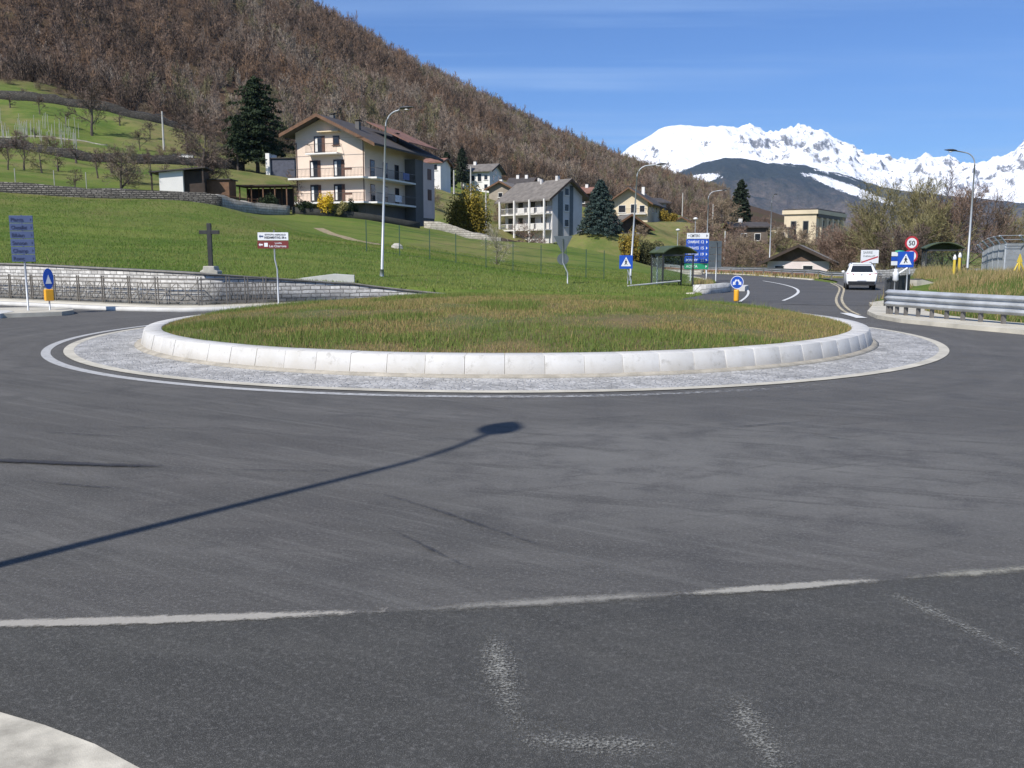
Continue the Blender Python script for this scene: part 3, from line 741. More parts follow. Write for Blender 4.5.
# left multi-panel board
g=G(24,310.5,.14)
t=thing('direction_sign','slate-blue board of six stacked panels on one pole, on the left traffic island','sign',(g.x+.13,g.y,.14),.12)
SL=mat('slate_blue_panel',(.055,.080,.17),.5,.12,2); SLD=mat('slate_lettering',(.02,.03,.08),.5)
ztop=3.22; ph=.262; 
for k,txt in enumerate(['Pianta','Chesallet','Bibian','Sanson','Champ','Ronc']):
    z1=ztop-k*ph; p=box('panel',-.38,.38,-.02,.01,z1-ph+.02,z1,SL,t,.004)
    text(txt,-.32,-.022,z1-ph+.07,.12,.5,SLD,p); poly('arrow',[(0,.5),(.5,0),(0,-.5)],-.021,SLD,p,cx=.3,cz=z1-ph/2,s=.1)
pole(t,3.24,.035)
def delin(label,base,rz=0.0):
    t=thing('traffic_bollard',label,'bollard',base,rz,'blue disc traffic bollards'); z0=.86
    poly('sign_disc',circ(28,.285),-.06,BLUE,t,.02,0,z0)
    d=bpy.data.objects
    rg=MB(); n=28
    for k in range(n):
        a0,a1=2*PI*k/n,2*PI*(k+1)/n
        rg.add([(r*math.cos(a),y,z0+r*math.sin(a)) for y in (-.0825,-.081) for r,a in ((.255,a0),(.28,a0),(.28,a1),(.255,a1))],[(0,1,2,3),(4,7,6,5)])
    rg.build('disc_rim',WHITE,t)
    for s in (-1,1):
        poly('arrow',[(s*.01,.12),(s*.075,.12),(s*.125,.01),(s*.17,.045),(s*.19,-.12),(s*.04,-.085),(s*.085,-.045),(s*.035,.055),(s*.01,.055)][::s],-.0815,WHITE,t,.004,0,z0)
    MB().lathe([(.105,.05),(.11,.10),(.11,.50),(.10,.55)],14,0,-.03).build('yellow_post',YEL,t,smooth=True)
    MB().tube([(.0,.05,-.1),(.0,.05,1.12)],.025,8).build('pole',GALVP,t)
    return t
def ped_sign(t,z,w=.6,y=-.01,m=BLUE):
    p=box('sign_panel',-w/2,w/2,y-.012,y+.01,z-w/2,z+w/2,m,t,.004)
    poly('triangle',[(-.36,-.3),(.36,-.3),(0,.36)],y-.0125,WHITE,p,.003,0,z,w*1.05)
    f=[(-.05,.10),(.02,.12),(.06,.04),(.12,.02),(.05,-.02),(.04,-.08),(.12,-.2),(.07,-.22),(0,-.1),(-.07,-.24),(-.12,-.22),(-.05,-.05),(-.06,0),(-.12,-.04)]
    poly('walker',f,-.0165+y,BLK,p,.003,0,z,w); poly('walker_head',circ(12,.04),-.0165+y,BLK,p,.003,-.01*w,z+.165*w,w)
    return p
# left bollard seen half from the side, narrow blue sign with a walker triangle
g=G(50,310,.14)
t=thing('traffic_bollard','narrow blue pointed disc over an orange box, beside the six-panel board at left','bollard',(g.x,g.y,.14),.75,'blue disc traffic bollards')
poly('sign_disc',[(x*.17,y*.36) for x,y in circ(28)],-.05,BLUE,t,.02,0,1.08); poly('arrow',[(-.10,-.15),(.10,-.15),(0,.16)],-.072,WHITE,t,.004,0,1.06)
box('orange_box',-.14,.14,-.10,.10,.32,.72,YEL,t,.03); pole(t,1.35,.028,0,.0)
g=G(736,300.5,.1); delin('blue disc with two white arrows over a yellow post, at the exit road mouth',(g.x,g.y,0.02))
# white over brown arrow boards
g=P(275,250,35.6); hz=2.0
t=thing('direction_sign','white board over brown board with left arrows, before the stone wall','sign',(g.x,35.6,.13),.04)
zt=P(275,232.5,35.6).z-.13; ww=.58
p=box('panel',-.64,.54,-.05,-.03,zt-.30,zt,WHITE,t,.004); 
text('ISTITUTO AGRICOLO',-.36,-.05,zt-.115,.06,.8,BLK,p); text('INSEDIAMENTI IND. 500 m',-.38,-.05,zt-.235,.085,.84,BLK,p)
poly('arrow',[(-.5,0),(-.15,.42),(-.15,.17),(.5,.17),(.5,-.17),(-.15,-.17),(-.15,-.42)],-.0505,SL,p,.004,-.51,zt-.15,.17)
p=box('panel',-.66,.54,-.05,-.03,zt-.62,zt-.32,BROWN,t,.004)
text('Localita',.02,-.05,zt-.435,.06,.4,WHITE,p); text('Les Charrons',-.2,-.05,zt-.565,.085,.68,WHITE,p)
box('symbol',-.40,-.26,-.054,-.0505,zt-.55,zt-.40,WHITE,p); poly('arrow',[(-.5,0),(-.15,.42),(-.15,.17),(.5,.17),(.5,-.17),(-.15,-.17),(-.15,-.42)],-.0505,WHITE,p,.004,-.53,zt-.47,.16)
MB().tube([(0.06,0,-.2),(.06,0,1.35),(-.02,0,1.75),(-.02,0,zt+.1)],.03,8).build('pole',GALVP,t,smooth=True)
# pedestrian sign on kinked pole + lone back-facing signs
g=P(626,262,53)
t=thing('crossing_sign','blue pedestrian crossing sign on a kinked pale pole behind the island grass','sign',(g.x,53,.06),0)
zz=P(626,262,53).z-.06
ped_sign(t,zz,.78)
MB().tube([(.32,.05,-.3),(.32,.05,zz-1.05),(.1,.05,zz-.45),(.02,.05,zz-.2),(.02,.05,zz+.35)],.035,8).build('pole',GALVP,t,smooth=True)
MB().tube([(.14,.14,-.3),(.14,.14,zz-.4)],.03,8).build('pole',GALVP,t,smooth=True)
g=P(563,252,50); zt=P(563,236,50).z
t=thing('road_sign','grey backs of a triangular and a round sign on a bent pole','sign',(g.x,50,H(g.x,50)),0)
zt-=H(g.x,50)
poly('sign_back',[(-.52,0),(.52,0),(.05,-.92),(-.05,-.92)],.02,BACK,t,.02,0,zt); poly('sign_back',circ(28,.32),.02,BACK,t,.02,0,zt-1.25)
MB().tube([(.26,-.03,-.2),(.26,-.03,zt-2.0),(.0,-.03,zt-1.45),(0,-.03,zt-.15)],.035,8).build('pole',GALVP,t,smooth=True)
# big blue board
g=onto(704,283,67)
t=thing('direction_sign','tall board of white, blue and green panels by the left bus shelter','sign',(g.x-.55,67,H(g.x,67)),-.03)
zt=P(700,233,67).z-H(g.x,67); PH=.445
rows=[('+ CIMITERO',WHITE,BLK),('CHAMBAVE',BLUE,WHITE),('VERRAYES',BLUE,WHITE),('CHATILLON',BLUE,WHITE),('PONTEY',BLUE,WHITE),('AOSTA',GREEN,WHITE)]
for k,(txt,pm,tm) in enumerate(rows):
    z1=zt-k*PH; h_=PH-.035; sh=-.06*min(k,4)
    p=box('panel',-.8+sh*.6,.82,-.02,.0,z1-h_,z1,pm,t,.004)
    text(txt,-.7+sh*.5,-.02,z1-h_+.11,.2,.85,tm,p); poly('arrow',[(0,.5),(.5,0),(0,-.5)],-.0205,tm,p,.004,.62,z1-h_/2,.22)
    if pm is BLUE: text(str([12,15,19,22][k-1]),.24,-.02,z1-h_+.11,.2,.3,tm,p)
for x in (-.45,.72): MB().tube([(x,.06,-.3),(x,.06,zt-.1)],.045,8).build('pole',GALVP,t,smooth=True)
g=onto(714,281,72); hg=H(g.x,72); zt=P(714,241,72).z-hg
t=thing('road_sign','dark back of a stacked board just right of the blue board','sign',(g.x,72,hg),0.1)
for k in range(4): box('sign_back',-.8,.55,.0,.03,zt-.53*(k+1)+.03,zt-.53*k,BACK,t,.004)
for x in (.12,): MB().tube([(x,-.05,-.3),(x,-.05,zt-.05)],.045,8).build('pole',GALVP,t,smooth=True)
g=onto(657,289,56); t=thing('road_sign','thin grey sign post with a small narrow panel left of the left bus shelter','sign',(g.x,56,g.z),0)
pole(t,2.3,.04); box('sign_panel',-.13,.13,-.0,.02,1.75,2.35,BACK,t)
g=onto(681,0,64); 
# right side signs
g=G(911,300,.05); z0=.12
t=thing('crossing_sign','blue square pedestrian crossing sign behind the near end of the right guardrail','sign',(P(905,270,38).x,38,.12),-.06)
zc=P(905,259.5,38).z-.12; ped_sign(t,zc,.66); MB().tube([(.12,.05,-.2),(.12,.05,zc+.3)],.03,8).build('pole',GALVP,t,smooth=True)
t=thing('speed_limit_sign','red-rimmed 50 speed limit sign above a second round sign','sign',(P(910,270,44).x,44,.05),0)
zc=P(910,243,44).z-.05
def roundsign(t,z,txt=None):
    p=poly('sign_disc',circ(28,.33),0,RED,t,.02,0,z); poly('sign_face',circ(28,.24),-.0205,WHITE,p,.003,0,z)
    if txt: text(txt,0,-.0235,z-.11,.22,.4,BLK,p,align='CENTER')
roundsign(t,zc,'50'); roundsign(t,zc-.62); pole(t,zc+.3,.03)
t=thing('direction_sign','two small blue and white arrow boards half hidden by the square crossing sign','sign',(P(896,270,40).x,40,.05),.1)
zc=P(896,252,40).z-.05
for k in range(3): box('panel',-.25,.45,-.02,0,zc-.2*k-.18,zc-.2*k,(WHITE,BLUE,WHITE)[k],t,.003)
MB().lathe([(.20,zc+.0),(.18,zc+.06),(.02,zc+.08)],12,.15,0.05).build('cap',GREEN,t); pole(t,zc,.03,.0)
t=thing('covered_sign','small sign wrapped in white sheeting on a thin post by the railings','sign',(P(896,270,36).x,36,.12),0)
zc=P(896,275,36).z-.12
p=MB().lathe([(.05,zc-.25),(.12,zc-.2),(.10,zc-.02),(.13,zc+.08),(.06,zc+.16),(.08,zc+.22),(.02,zc+.25)],12).build('sheeting',WHITE,t,smooth=True)
MB().tube([(.1,0,zc+.05),(.45,0,zc+.28)],.035,6).build('strut',WHITE,t); pole(t,zc,.025,-.02,0)
t=thing('town_sign','white end-of-town board with a red diagonal bar behind the white car','sign',(P(868,270,66).x,66,H(P(868,270,66).x,66)),0)
zc=P(868,250,66).z-H(P(868,270,66).x,66)
p=box('sign_panel',-.58,.72,-.02,.0,zc-.95,zc,WHITE,t,.01); text('SARRE',-.42,-.02,zc-.26,.17,.95,mat('grey_lettering',(.2,.22,.22)),p); text('CHESALLET',-.42,-.02,zc-.50,.12,.95,mat('grey_lettering',(.2,.22,.22)),p)
poly('red_bar',[(-.58,-.86),(-.50,-.93),(.70,-.52),(.64,-.44)],-.0205,RED,p,.003,0,zc)
MB().tube([(.5,.05,-.2),(.5,.05,zc)],.04,8).build('pole',GALVP,t); MB().tube([(-.4,.05,-.2),(-.4,.05,zc)],.04,8).build('pole',GALVP,t)
# ------------------------------------------------------------ pavement corner, guardrail and railings on the right
pav=[(14.6,36.9),(13.9,34.8),(12.3,31.2),(11.75,29.0),(11.75,27.2),(12.4,25.0),(13.3,22.7),(15.2,18.6),(19,14.2),(27,8.5),(60,-4),(60,-2.5),(28,10.4),(20.6,15.8),(17.2,19.6),(15.3,23.5),(14.2,26.4),(13.9,29),(14.4,31.5),(17.3,37),(21.9,46.5),(25.5,54),(24.6,54.6),(20.2,46.9),(16.6,39.6)]
sheet('pavement',pav,.12,CONC,thick=.2)
GR=mat('guardrail_zinc',(.40,.42,.44),.5,.3,1.2,metal=.25,fine=9); GRD=mat('guardrail_dirty_zinc',(.17,.16,.15),.7,.3,2,metal=.3)
def guardrail(label,path,zf,waves=3,posts=2.0,m=GR,h0=.42,hh=.50,group=None):
    t=thing('guardrail',label,'guardrail',(0,0,0),0,group)
    prof=[];n=waves*6
    for k in range(n+1):
        z=h0+hh*k/n; prof.append((-.06-.11*(.5-.5*math.cos(2*PI*k/n*waves)),z))
    prof2=[(a+.012,z) for a,z in prof[::-1]]
    sweepobj('rail',path,prof+prof2,zf,m,t,step=1.0)
    for p,s in along(path,posts)[:100]:
        z=zf(p.x,p.y,s); MB().box(p.x-.05,p.x+.05,p.y-.05,p.y+.05,z-.3,z+h0+hh*.6).build('post',GRD,t)
    return t
gp=smoothpath([(12.35,29.6),(12.95,27.4),(13.8,25.0),(15.6,20.8),(19.6,15.6),(28,10),(40,4.5)],2)
guardrail('near zinc guardrail with three ribs along the pavement before the grassy bank',gp,flat(.12),3,2.0,h0=.26,hh=.54)
# dark railings by the end of the guardrail
rl=thing('railing','short dark slatted railing at the pavement corner left of the near guardrail','railing',(0,0,0))
for a,b_ in (((14.2,34.4),(15.3,36.6)),((15.3,36.6),(17.0,39.8)),((17.0,39.8),(18.9,43.0))):
    d=Vector((b_[0]-a[0],b_[1]-a[1])); L=d.length; M=Matrix.Translation((a[0],a[1],.12))@Matrix.Rotation(math.atan2(d.y,d.x),4,'Z'); b=MB()
    b.box(0,L,-.02,.02,.98,1.03,M); b.box(0,L,-.015,.015,.12,.16,M)
    for k in range(int(L/.13)): b.box(.1+k*.13,.125+k*.13,-.012,.012,.14,1.0,M)
    b.build('railing_panel',DKM,rl)
    b=MB(); b.box(-.03,.03,-.03,.03,-.05,1.08,M); b.build('post',DKM,rl)
# far guardrail round the outside of the bend
fg=smoothpath([(28.5,70),(27.6,76),(26.2,87),(25.9,98),(22.6,109.5),(15,119),(3,125.4),(-16,129.6)],2)
guardrail('far guardrail following the outside of the bend before the white-walled chalet',fg,land(.0),2,2.6,mat('far_zinc',(.38,.39,.40),.5,.15,1,metal=.4),.40,.36)
o=sweepobj('kerb',smoothpath([(25.0,76),(24.9,86),(24.7,97),(21.8,108.2),(14.3,117.8)],2),[(0,-.1),(0,.10),(-.35,.10),(-.35,-.1)],flat(0),CONC,step=2); tag(o,kind='structure')
o=sweepobj('kerb',smoothpath([(9.3,46.2),(12.3,57.2),(15.9,72.2),(17.3,86),(16.0,97.8),(10.8,107.6)],2),[(0,-.1),(0,.12),(.4,.12),(.4,-.1)],flat(0),CONC,step=2); tag(o,kind='structure')
# red-brown low bank wall behind the far rail
sweepobj('low_wall',off([tuple(p) for p in fg][8:],-1.0)[::-1] ,[(0,-.2),(0,.45),(-.3,.45),(-.3,-.2)],land(0),mat('rusty_wall',(.18,.10,.07),.9,.4,.8)); bpy.context.view_layer.update()
tag(COL.objects[-1],'low rusty red wall along the verge beyond the far guardrail','wall')
# pale gabion-like wall behind the branch street
root=thing('stone_wall','low grey rubble wall at the far end of the branch street','wall')
sweepobj('stonework',[(28.2,73.6),(31,74.4),(36,75.2),(42,75)],[(0,-.3),(0,.95),(.4,.95),(.4,-.3)],land(0),stonemat('grey_rubble',(.24,.24,.23),(.36,.36,.34),(.12,.12,.11),.35,.2),root)
o=box('concrete_block',0,0,0,0,0,0,CONC,None); bpy.data.objects.remove(o)
t=thing('planter_block','pale concrete block with a slanted dark top beside the right shelter path','block',(P(921,270,52).x,52,H(P(921,270,52).x,52)),.3)
MB().prism([(-.5,-.2),(.7,-.2),(.7,.12),(-.1,.3),(-.5,.28)],-.3,.3,'y').build('block',CONC,t); MB().prism([(-.48,.285),(-.1,.305),(.7,.125),(.7,.16),(-.1,.34),(-.48,.32)],-.27,.27,'y').build('dark_top',DKM,t)
# centre and edge lines on the exit road
strip('road_marking_centre_line',[tuple(p) for p in smoothpath([G(*q)[:2] for q in ((783,301),(793,297),(799,292.5),(797,289),(789,286),(777,283.3),(763,281))],2)],.15,.016,WPAINT,step=1)
YL=wornmat('yellowish_line',(.46,.40,.28),.40,3,.12)
for d in (-.13,.13):
    strip('road_marking_double_line',[tuple(p) for p in smoothpath([(G(*q).x+d,G(*q).y) for q in ((832,283),(841,287),(842,290),(840,295),(838.5,300),(841,306),(847,311.5),(856,315.5))],2)],.11,.018,YL,step=1)
strip('road_marking_nose',[G(845,313.5)[:2],G(862,318.5)[:2]],.35,.020,WPAINT,step=.5)
strip('road_marking_island_edge',[tuple(p) for p in smoothpath([G(*q)[:2] for q in ((740,302),(747,297),(749,292),(745,287))],2)],.12,.022,WPAINT,step=1)
strip('road_marking_stop_bar',[(19.0,46.5),(21.6,45.0)],.35,.020,wornmat('bar_worn',(.5,.46,.38),.47,4),step=.4)
strip('road_marking_stop_bar',[(21.5,62),(25.5,59.4)],.35,.024,wornmat('bar_worn2',(.5,.46,.38),.47,4),step=.4)
# ------------------------------------------------------------ bus shelters
ROOFG=mat('mossy_green_shelter_roof',(.055,.075,.035),.6,.3,1.5); GLS=None
def glassmat():
    m,t,b=nt('shelter_glass'); b.inputs['Base Color'].default_value=(.75,.82,.8,1); b.inputs['Transmission Weight'].default_value=.95; b.inputs['Roughness'].default_value=.05; b.inputs['IOR'].default_value=1.05
    return m
GLS=glassmat()
def shelter(label,loc,rz,w=2.8,d=1.5,h=2.05):
    t=thing('bus_shelter',label,'bus shelter',loc,rz,'arched bus shelters')
    arc=[(-w/2-.15+(w+.3)*k/12, h+.08+.55*math.sin(PI*min(1,max(0,.04+.92*k/12)))**.7) for k in range(13)]
    inner=[(x*.97,z-.06) for x,z in arc[::-1]]
    o=MB().prism(arc+inner,-.25,d+.15,'y').build('roof',ROOFG,t); fixnormals(o)
    o=MB().prism([(x*.97,z-.05) for x,z in arc]+[(w/2,h+.03),(-w/2,h+.03)],d,d+.03,'y').build('gable_panel',ROOFG,t); fixnormals(o)
    for x in (-w/2,w/2):
        for y in (.0,d): box('post',x-.04,x+.04,y-.04,y+.04,-.3,h+.1,DKM,t)
        box('side_glass',x-.008,x+.008,.08,d-.08,.25,h-.1,GLS,t)
    box('roof_beam',-w/2-.05,w/2+.05,-.05,.0,h-.0,h+.09,DKM,t); box('roof_beam',-w/2-.05,w/2+.05,d,d+.05-.02,h-.0,h+.09,DKM,t)
    box('back_glass',-w/2+.06,w/2-.06,d-.012,d,.25,h-.12,GLS,t)
    s=box('bench',-w/2+.3,w/2-.3,d-.5,d-.15,.42,.47,DKM,t); 
    for x in (-.7,.7): box('bench_leg',x-.03,x+.03,d-.36,d-.30,-.1,.42,DKM,s)
    return t
x=P(678,270,55.5).x; shelter('green arched bus shelter on thin dark posts left of the tall blue direction board',(x,55.5,.05),.35,2.1,1.4,1.95)
x=P(943,270,64).x; shelter('green arched bus shelter at the left end of the tall dry grass bank',(x,64,.25),-.25,2.3,1.5,2.1)
# apron, low kerb blocks before left shelter
sheet('pavement',[(9.0,50.5),(11.8,50.5),(13.6,56),(13.4,61),(10.5,61),(7.6,56)],.10,CONC,thick=.3)
t=thing('low_wall','low pale stone block wall at the foot of the left bus shelter','wall',(0,0,0))
sweepobj('stonework',[(9.9,47.2),(11.3,49.0),(12.5,51.4)],[(0,-.2),(0,.5),(.5,.5),(.5,-.2)],flat(.0),stonemat('white_blocks',(.50,.49,.46),(.66,.65,.62),(.3,.3,.28),.6,.3),t)
o=MB().box(-.25,.25,-1.6,1.6,-.1,.16).build('kerb',CONC2,None,(13.6,53.4,.1),-.32); tag(o,kind='structure')
t=thing('fallen_pole','pale pole lying slanted on the grass left of the left bus shelter','pole',(0,0,0)); MB().tube([(6.4,50,.35),(10.2,55,.5)],.05,8).build('pole',CONC2,t)
# yellow marker posts
def marker(label,x,y,h,r=.085):
    z=H(x,y); t=thing('marker_post',label,'marker post',(x,y,z),0,'yellow marker posts'); MB().tube([(0,0,-.2),(0,0,h)],r,10).build('post',YELO,t); MB().lathe([(r*1.2,h),(r*1.25,h+.1),(r*.5,h+.3)],10).build('cap',WHITE,t)
x=P(954,270,57).x; marker('yellow post standing left of its twin in front of the right shelter',x,57,.95); x=P(959,270,58).x; marker('yellow post beside its twin, nearer the lamp pole',x,58,1.05)
x=P(1019,270,42).x; z=H(x,42); t=thing('gas_marker','bright yellow forked utility marker in the tall grass at the right edge','marker',(x,42,z))
MB().tube([(0,0,-.2),(0,0,.95)],.05,8).build('post',YELO,t)
for s in (-1,1): MB().tube([(0,0,.85),(s*.22,0,.35)],.04,6).build('brace',YELO,t)
MB().prism([(-.12,.75),(.12,.75),(0,1.12)],-.04,.04,'y').build('pointed_hood',YELO,t)
# security cage fence at right
CG=mat('fence_zinc',(.42,.45,.48),.5,.1,2,metal=.3); CGS=mat('grey_panel',(.33,.36,.38),.6,.1,2)
t=thing('security_fence','tall grey steel fence with outward-leaning top behind the tall dry grass at right','fence',(0,0,0))
fp=[(P(982,270,66).x,66),(P(1004,270,57).x,57),(P(1024,270,55.5).x,55.5),(46,53.5),(58,52)]
for p,s in along(fp,2.5):
    z=H(p.x,p.y); MB().tube([(p.x,p.y,z-.3),(p.x,p.y,z+1.95),(p.x-.6,p.y-.3,z+2.42)],.06,6).build('post',CG,t)
for (p,s),(q,s2) in list(zip(along(fp,2.5)[:-1],along(fp,2.5)[1:])):
    b=MB(); z=H(p.x,p.y); z2=H(q.x,q.y); n=18
    for k in range(n):
        u=k/n; x=p.x+(q.x-p.x)*u;y=p.y+(q.y-p.y)*u;zz=z+(z2-z)*u
        b.box(x-.018,x+.018,y-.018,y+.018,zz+.1,zz+1.95)
        for hz_ in (.15,.95,1.95): b.tube([(p.x,p.y,z+hz_),(q.x,q.y,z2+hz_)],.025,4)
    b.tube([(p.x-.6,p.y-.3,z+2.42),(q.x-.6,q.y-.3,z2+2.42)],.02,4); b.tube([(p.x-.3,p.y-.15,z+2.18),(q.x-.3,q.y-.15,z2+2.18)],.02,4)
    f=b.build('mesh_panel',CG,t)
    d=(q-p).normalized(); nn=Vector((-d.y,d.x))*.10
    MB().add([(p.x+nn.x,p.y+nn.y,z-.1),(q.x+nn.x,q.y+nn.y,z2-.1),(q.x+nn.x,q.y+nn.y,z2+1.2),(p.x+nn.x,p.y+nn.y,z+1.2),(p.x+nn.x*1.3,p.y+nn.y*1.3,z-.1),(q.x+nn.x*1.3,q.y+nn.y*1.3,z2-.1),(q.x+nn.x*1.3,q.y+nn.y*1.3,z2+1.2),(p.x+nn.x*1.3,p.y+nn.y*1.3,z+1.2)],[(0,1,2,3),(7,6,5,4),(3,2,6,7),(0,4,5,1),(0,3,7,4),(1,5,6,2)]).build('lower_panel',CGS,t)
# ------------------------------------------------------------ meadow furniture
STONE=mat('pedestal_stone',(.40,.38,.33),.9,.2,4,bmp=.01)
x=P(210,270,35.9+2.2); 
yy=36.6; x=P(211,270,yy).x; zb=P(211,276.5,yy).z
t=thing('wayside_cross','dark iron cross on a pale stone pedestal above the stone wall','cross',(x,yy,zb))
pd=MB().prism([(-.36,-.35),(.36,-.35),(.36,.22),(.24,.27),(.22,.42),(-.22,.42),(-.24,.27),(-.36,.22)],-.3,.3,'y').build('pedestal',STONE,t,bevel=.03)
cb=MB().box(-.085,.085,-.06,.06,.41,2.12); cb.box(-.40,-.086,-.05,.05,1.69,1.84); cb.box(.086,.40,-.05,.05,1.69,1.84); cb.build('cross',mat('black_iron',(.022,.023,.022),.6,.3,5),t,bevel=.008)
t=thing('concrete_slab','flat pale concrete slab lying in the grass just above the stone wall','slab',(P(322,270,41).x,41.2,H(P(322,270,41).x,41.2)),.15); MB().prism([(-1.5,-.1),(1.4,-.1),(1.4,.24),(.5,.3),(-1.5,.05)],-.5,.5,'y').build('slab',CONC2,t)
# thin green wire fence
FG=mat('green_wire_paint',(.02,.06,.04),.6,.1,3)
t=thing('wire_fence','thin green wire fence on slim posts crossing the lower meadow','fence')
fw=[P(px,270,Y) for px,Y in ((367,58),(400,58.5),(430,59),(456,59.3),(486,59.6),(513,60),(541,60.5),(566,61),(586,61),(604,61.5))]
fz=[H(p.x,p.y) for p in fw]
for p,z in zip(fw,fz): MB().box(p.x-.025,p.x+.025,p.y-.025,p.y+.025,z-.2,z+1.95).build('post',FG,t)
for i in range(len(fw)-1):
    a,b_=fw[i],fw[i+1]; b=MB()
    for hz_ in (.1,.6,1.15,1.65): b.tube([(a.x,a.y,fz[i]+hz_),(b_.x,b_.y,fz[i+1]+hz_)],.008,3)
    b.build('wire_panel',FG,t)
def pxpath(pts): return [tuple(onto(px,0,Y))[:2] for px,Y in pts]
DW2=stonemat('grey_dry_stone',(.09,.083,.07),(.26,.24,.21),(.015,.014,.012),.42,.17,msize=.05)
def wallthing(name,label,cat,pts,h,w,m,dz=0.0,step=.8,part='stonework',low=-.6):
    t=thing(name,label,cat); sweepobj(part,pxpath(pts),[(0,low),(0,lambda s_:h*(.82+.4*float(vnoise(s_*.45,7.3,5)))),(w,lambda s_:h*(.82+.4*float(vnoise(s_*.6,3.3,6)))),(w,low)],land(dz),m,t,step=step); return t
wallthing('dry_stone_wall','long dark dry stone terrace wall along the top of the lower meadow','wall',[(-260,80),(-100,80),(0,80.5),(60,81),(110,81.5),(170,82.5),(222,83.5)],.85,.6,DW2)
wallthing('dry_stone_wall','second terrace wall, dark, below the vineyard posts','wall',[(-260,114),(0,116),(60,117),(110,119),(160,122),(200,125),(245,130)],1.15,.6,DW)
wallthing('dry_stone_wall','uppermost dark terrace wall, under the edge of the wood','wall',[(-260,158),(0,160),(60,161),(110,163),(150,165),(200,170)],1.5,.7,DW)
wallthing('garden_wall','stepped pale garden wall below the pergola, left of the cream house','wall',[(213,84),(232,88),(262,93),(290,97)],1.05,.4,LW)
wallthing('garden_wall','low buff wall running down from the right end of the cream house','wall',[(424,106),(455,106),(480,106),(501,106)],.9,.4,LW)
wallthing('garden_wall','very low pale wall along the lane right of the blue spruce','wall',[(597,108),(625,107),(655,104),(700,98)],.55,.4,LW)
wallthing('concrete_rail','pale concrete edging sloping down across the vineyard terrace','wall',[(-120,124),(0,128),(60,130),(108,132)],.14,.10,LW,0.0,low=-.1)
o=sweepobj('path',pxpath([(318,86),(350,80),(378,75)]),[(.5,.03),(-.5,.03)],land(.02),mat('dry_path',(.25,.20,.12),.95,.3,2),step=1,closed=False); tag(o,kind='structure')
t=thing('boulder','pale boulder lying in the meadow right of the tall lamp','boulder',tuple(onto(397,0,72)),.4); MB().lathe([(.25,-.2),(.5,0),(.45,.25),(.2,.45)],8).build('boulder',STONE,t)
# vineyard stakes
VP=mat('white_stake',(.36,.35,.31),.7,.15,3); t0=None; k=0
for i in range(95):
    px=rnd.uniform(-30,80); Y=rnd.uniform(119,137); b1=onto(px,0,Y); k+=1
    if t0 is None:
        me=MB().tube([(0,0,-.3),(0,0,2.0)],.032,5); t0=me.build('vineyard_stake',VP,None,tuple(b1)); tag(t0,'slim white vineyard stake among others on the second terrace','stake','vineyard stakes')
    else:
        o=t0.copy(); COL.objects.link(o); o.location=b1; o.rotation_euler=(rnd.uniform(-.08,.08),rnd.uniform(-.08,.08),0); o.scale=(1,1,rnd.uniform(.8,1.25))
for px,Y in ((16,82.5),(55,83.5),(87,84)):
    o=t0.copy(); COL.objects.link(o); o.location=onto(px,0,Y); o.scale=(1.2,1.2,1.0); o['label']='slim pale stake at the lower edge of the orchard, behind the dry stone wall'; o['group']='orchard stakes'
def upole(label,px,Y,h,cross=True):
    b1=onto(px,0,Y); t=thing('utility_pole',label,'pole',b1,.2,'utility poles'); MB().tube([(0,0,-.3),(0,0,h)],[.17,.10],8).build('pole',mat('concrete_pole',(.42,.41,.38),.8,.15,2),t)
    if cross: box('crossarm',-1.0,.3,-.05,.05,h-.5,h-.38,DKM,t)
upole('tall pale utility pole with crossarm on the dry slope above the shed',164,136,5.6); upole('pale pole behind the round golden bush, between the far houses',471,150,7.5,False); upole('pole right of the round golden bush, before the grey balcony house',486,145,5.5,False); upole('short pole left of the round golden bush by the green field',454,165,4.2,False)
upole('pale pole against the brown slope right of the far yellow house',682,215,7.5,False); upole('thin pole left of the tall dark conifer, over the brown thicket',712,150,6.5,False); upole('leaning pale pole in the thicket right of the blue board',724,130,5.5,False)
# ------------------------------------------------------------ buildings
ROOFM=mat('grey_stone_slate_roof',(.15,.135,.12),.85,.3,1.2,fine=6); ROOFD=mat('dark_roof',(.06,.052,.048),.85,.3,1.2,fine=6); TILE=mat('reddish_roof',(.20,.10,.07),.85,.35,1.0,fine=5)
WOOD=mat('brown_wood',(.13,.065,.032),.7,.3,2,fine=12); WOODD=mat('dark_wood',(.045,.030,.022),.8,.3,2)
CREAM=mat('cream_plaster',(.72,.58,.47),.85,.06,.5); WHITEP=mat('white_plaster',(.72,.70,.66),.85,.08,.5); GREYP=mat('grey_plaster',(.56,.545,.53),.85,.1,.6); YELP=mat('ochre_plaster',(.60,.51,.36),.85,.1,.5); PINKP=mat('pale_pink_plaster',(.58,.47,.42),.85,.08,.5)
DGREY=mat('dark_grey_plaster',(.11,.105,.10),.85,.12,.8)
WG=mat('window_glass_dark',(.02,.023,.028),.12,.1,2); SHUT=mat('brown_shutter',(.10,.045,.028),.6,.2,4); RAILD=mat('railing_dark',(.045,.04,.035),.5,.1,3); RAILW=mat('railing_white',(.62,.60,.57),.6,.1,3)
def facebox(t,name,w,d,face,u,z,ww,h,o0,o1,m):
    if face=='F': a=(u-ww/2,u+ww/2,-o1,-o0)
    elif face=='B': a=(u-ww/2,u+ww/2,d+o0,d+o1)
    elif face=='L': a=(-o1,-o0,u-ww/2,u+ww/2)
    else: a=(w+o0,w+o1,u-ww/2,u+ww/2)
    return box(name,*a,z,z+h,m,t)
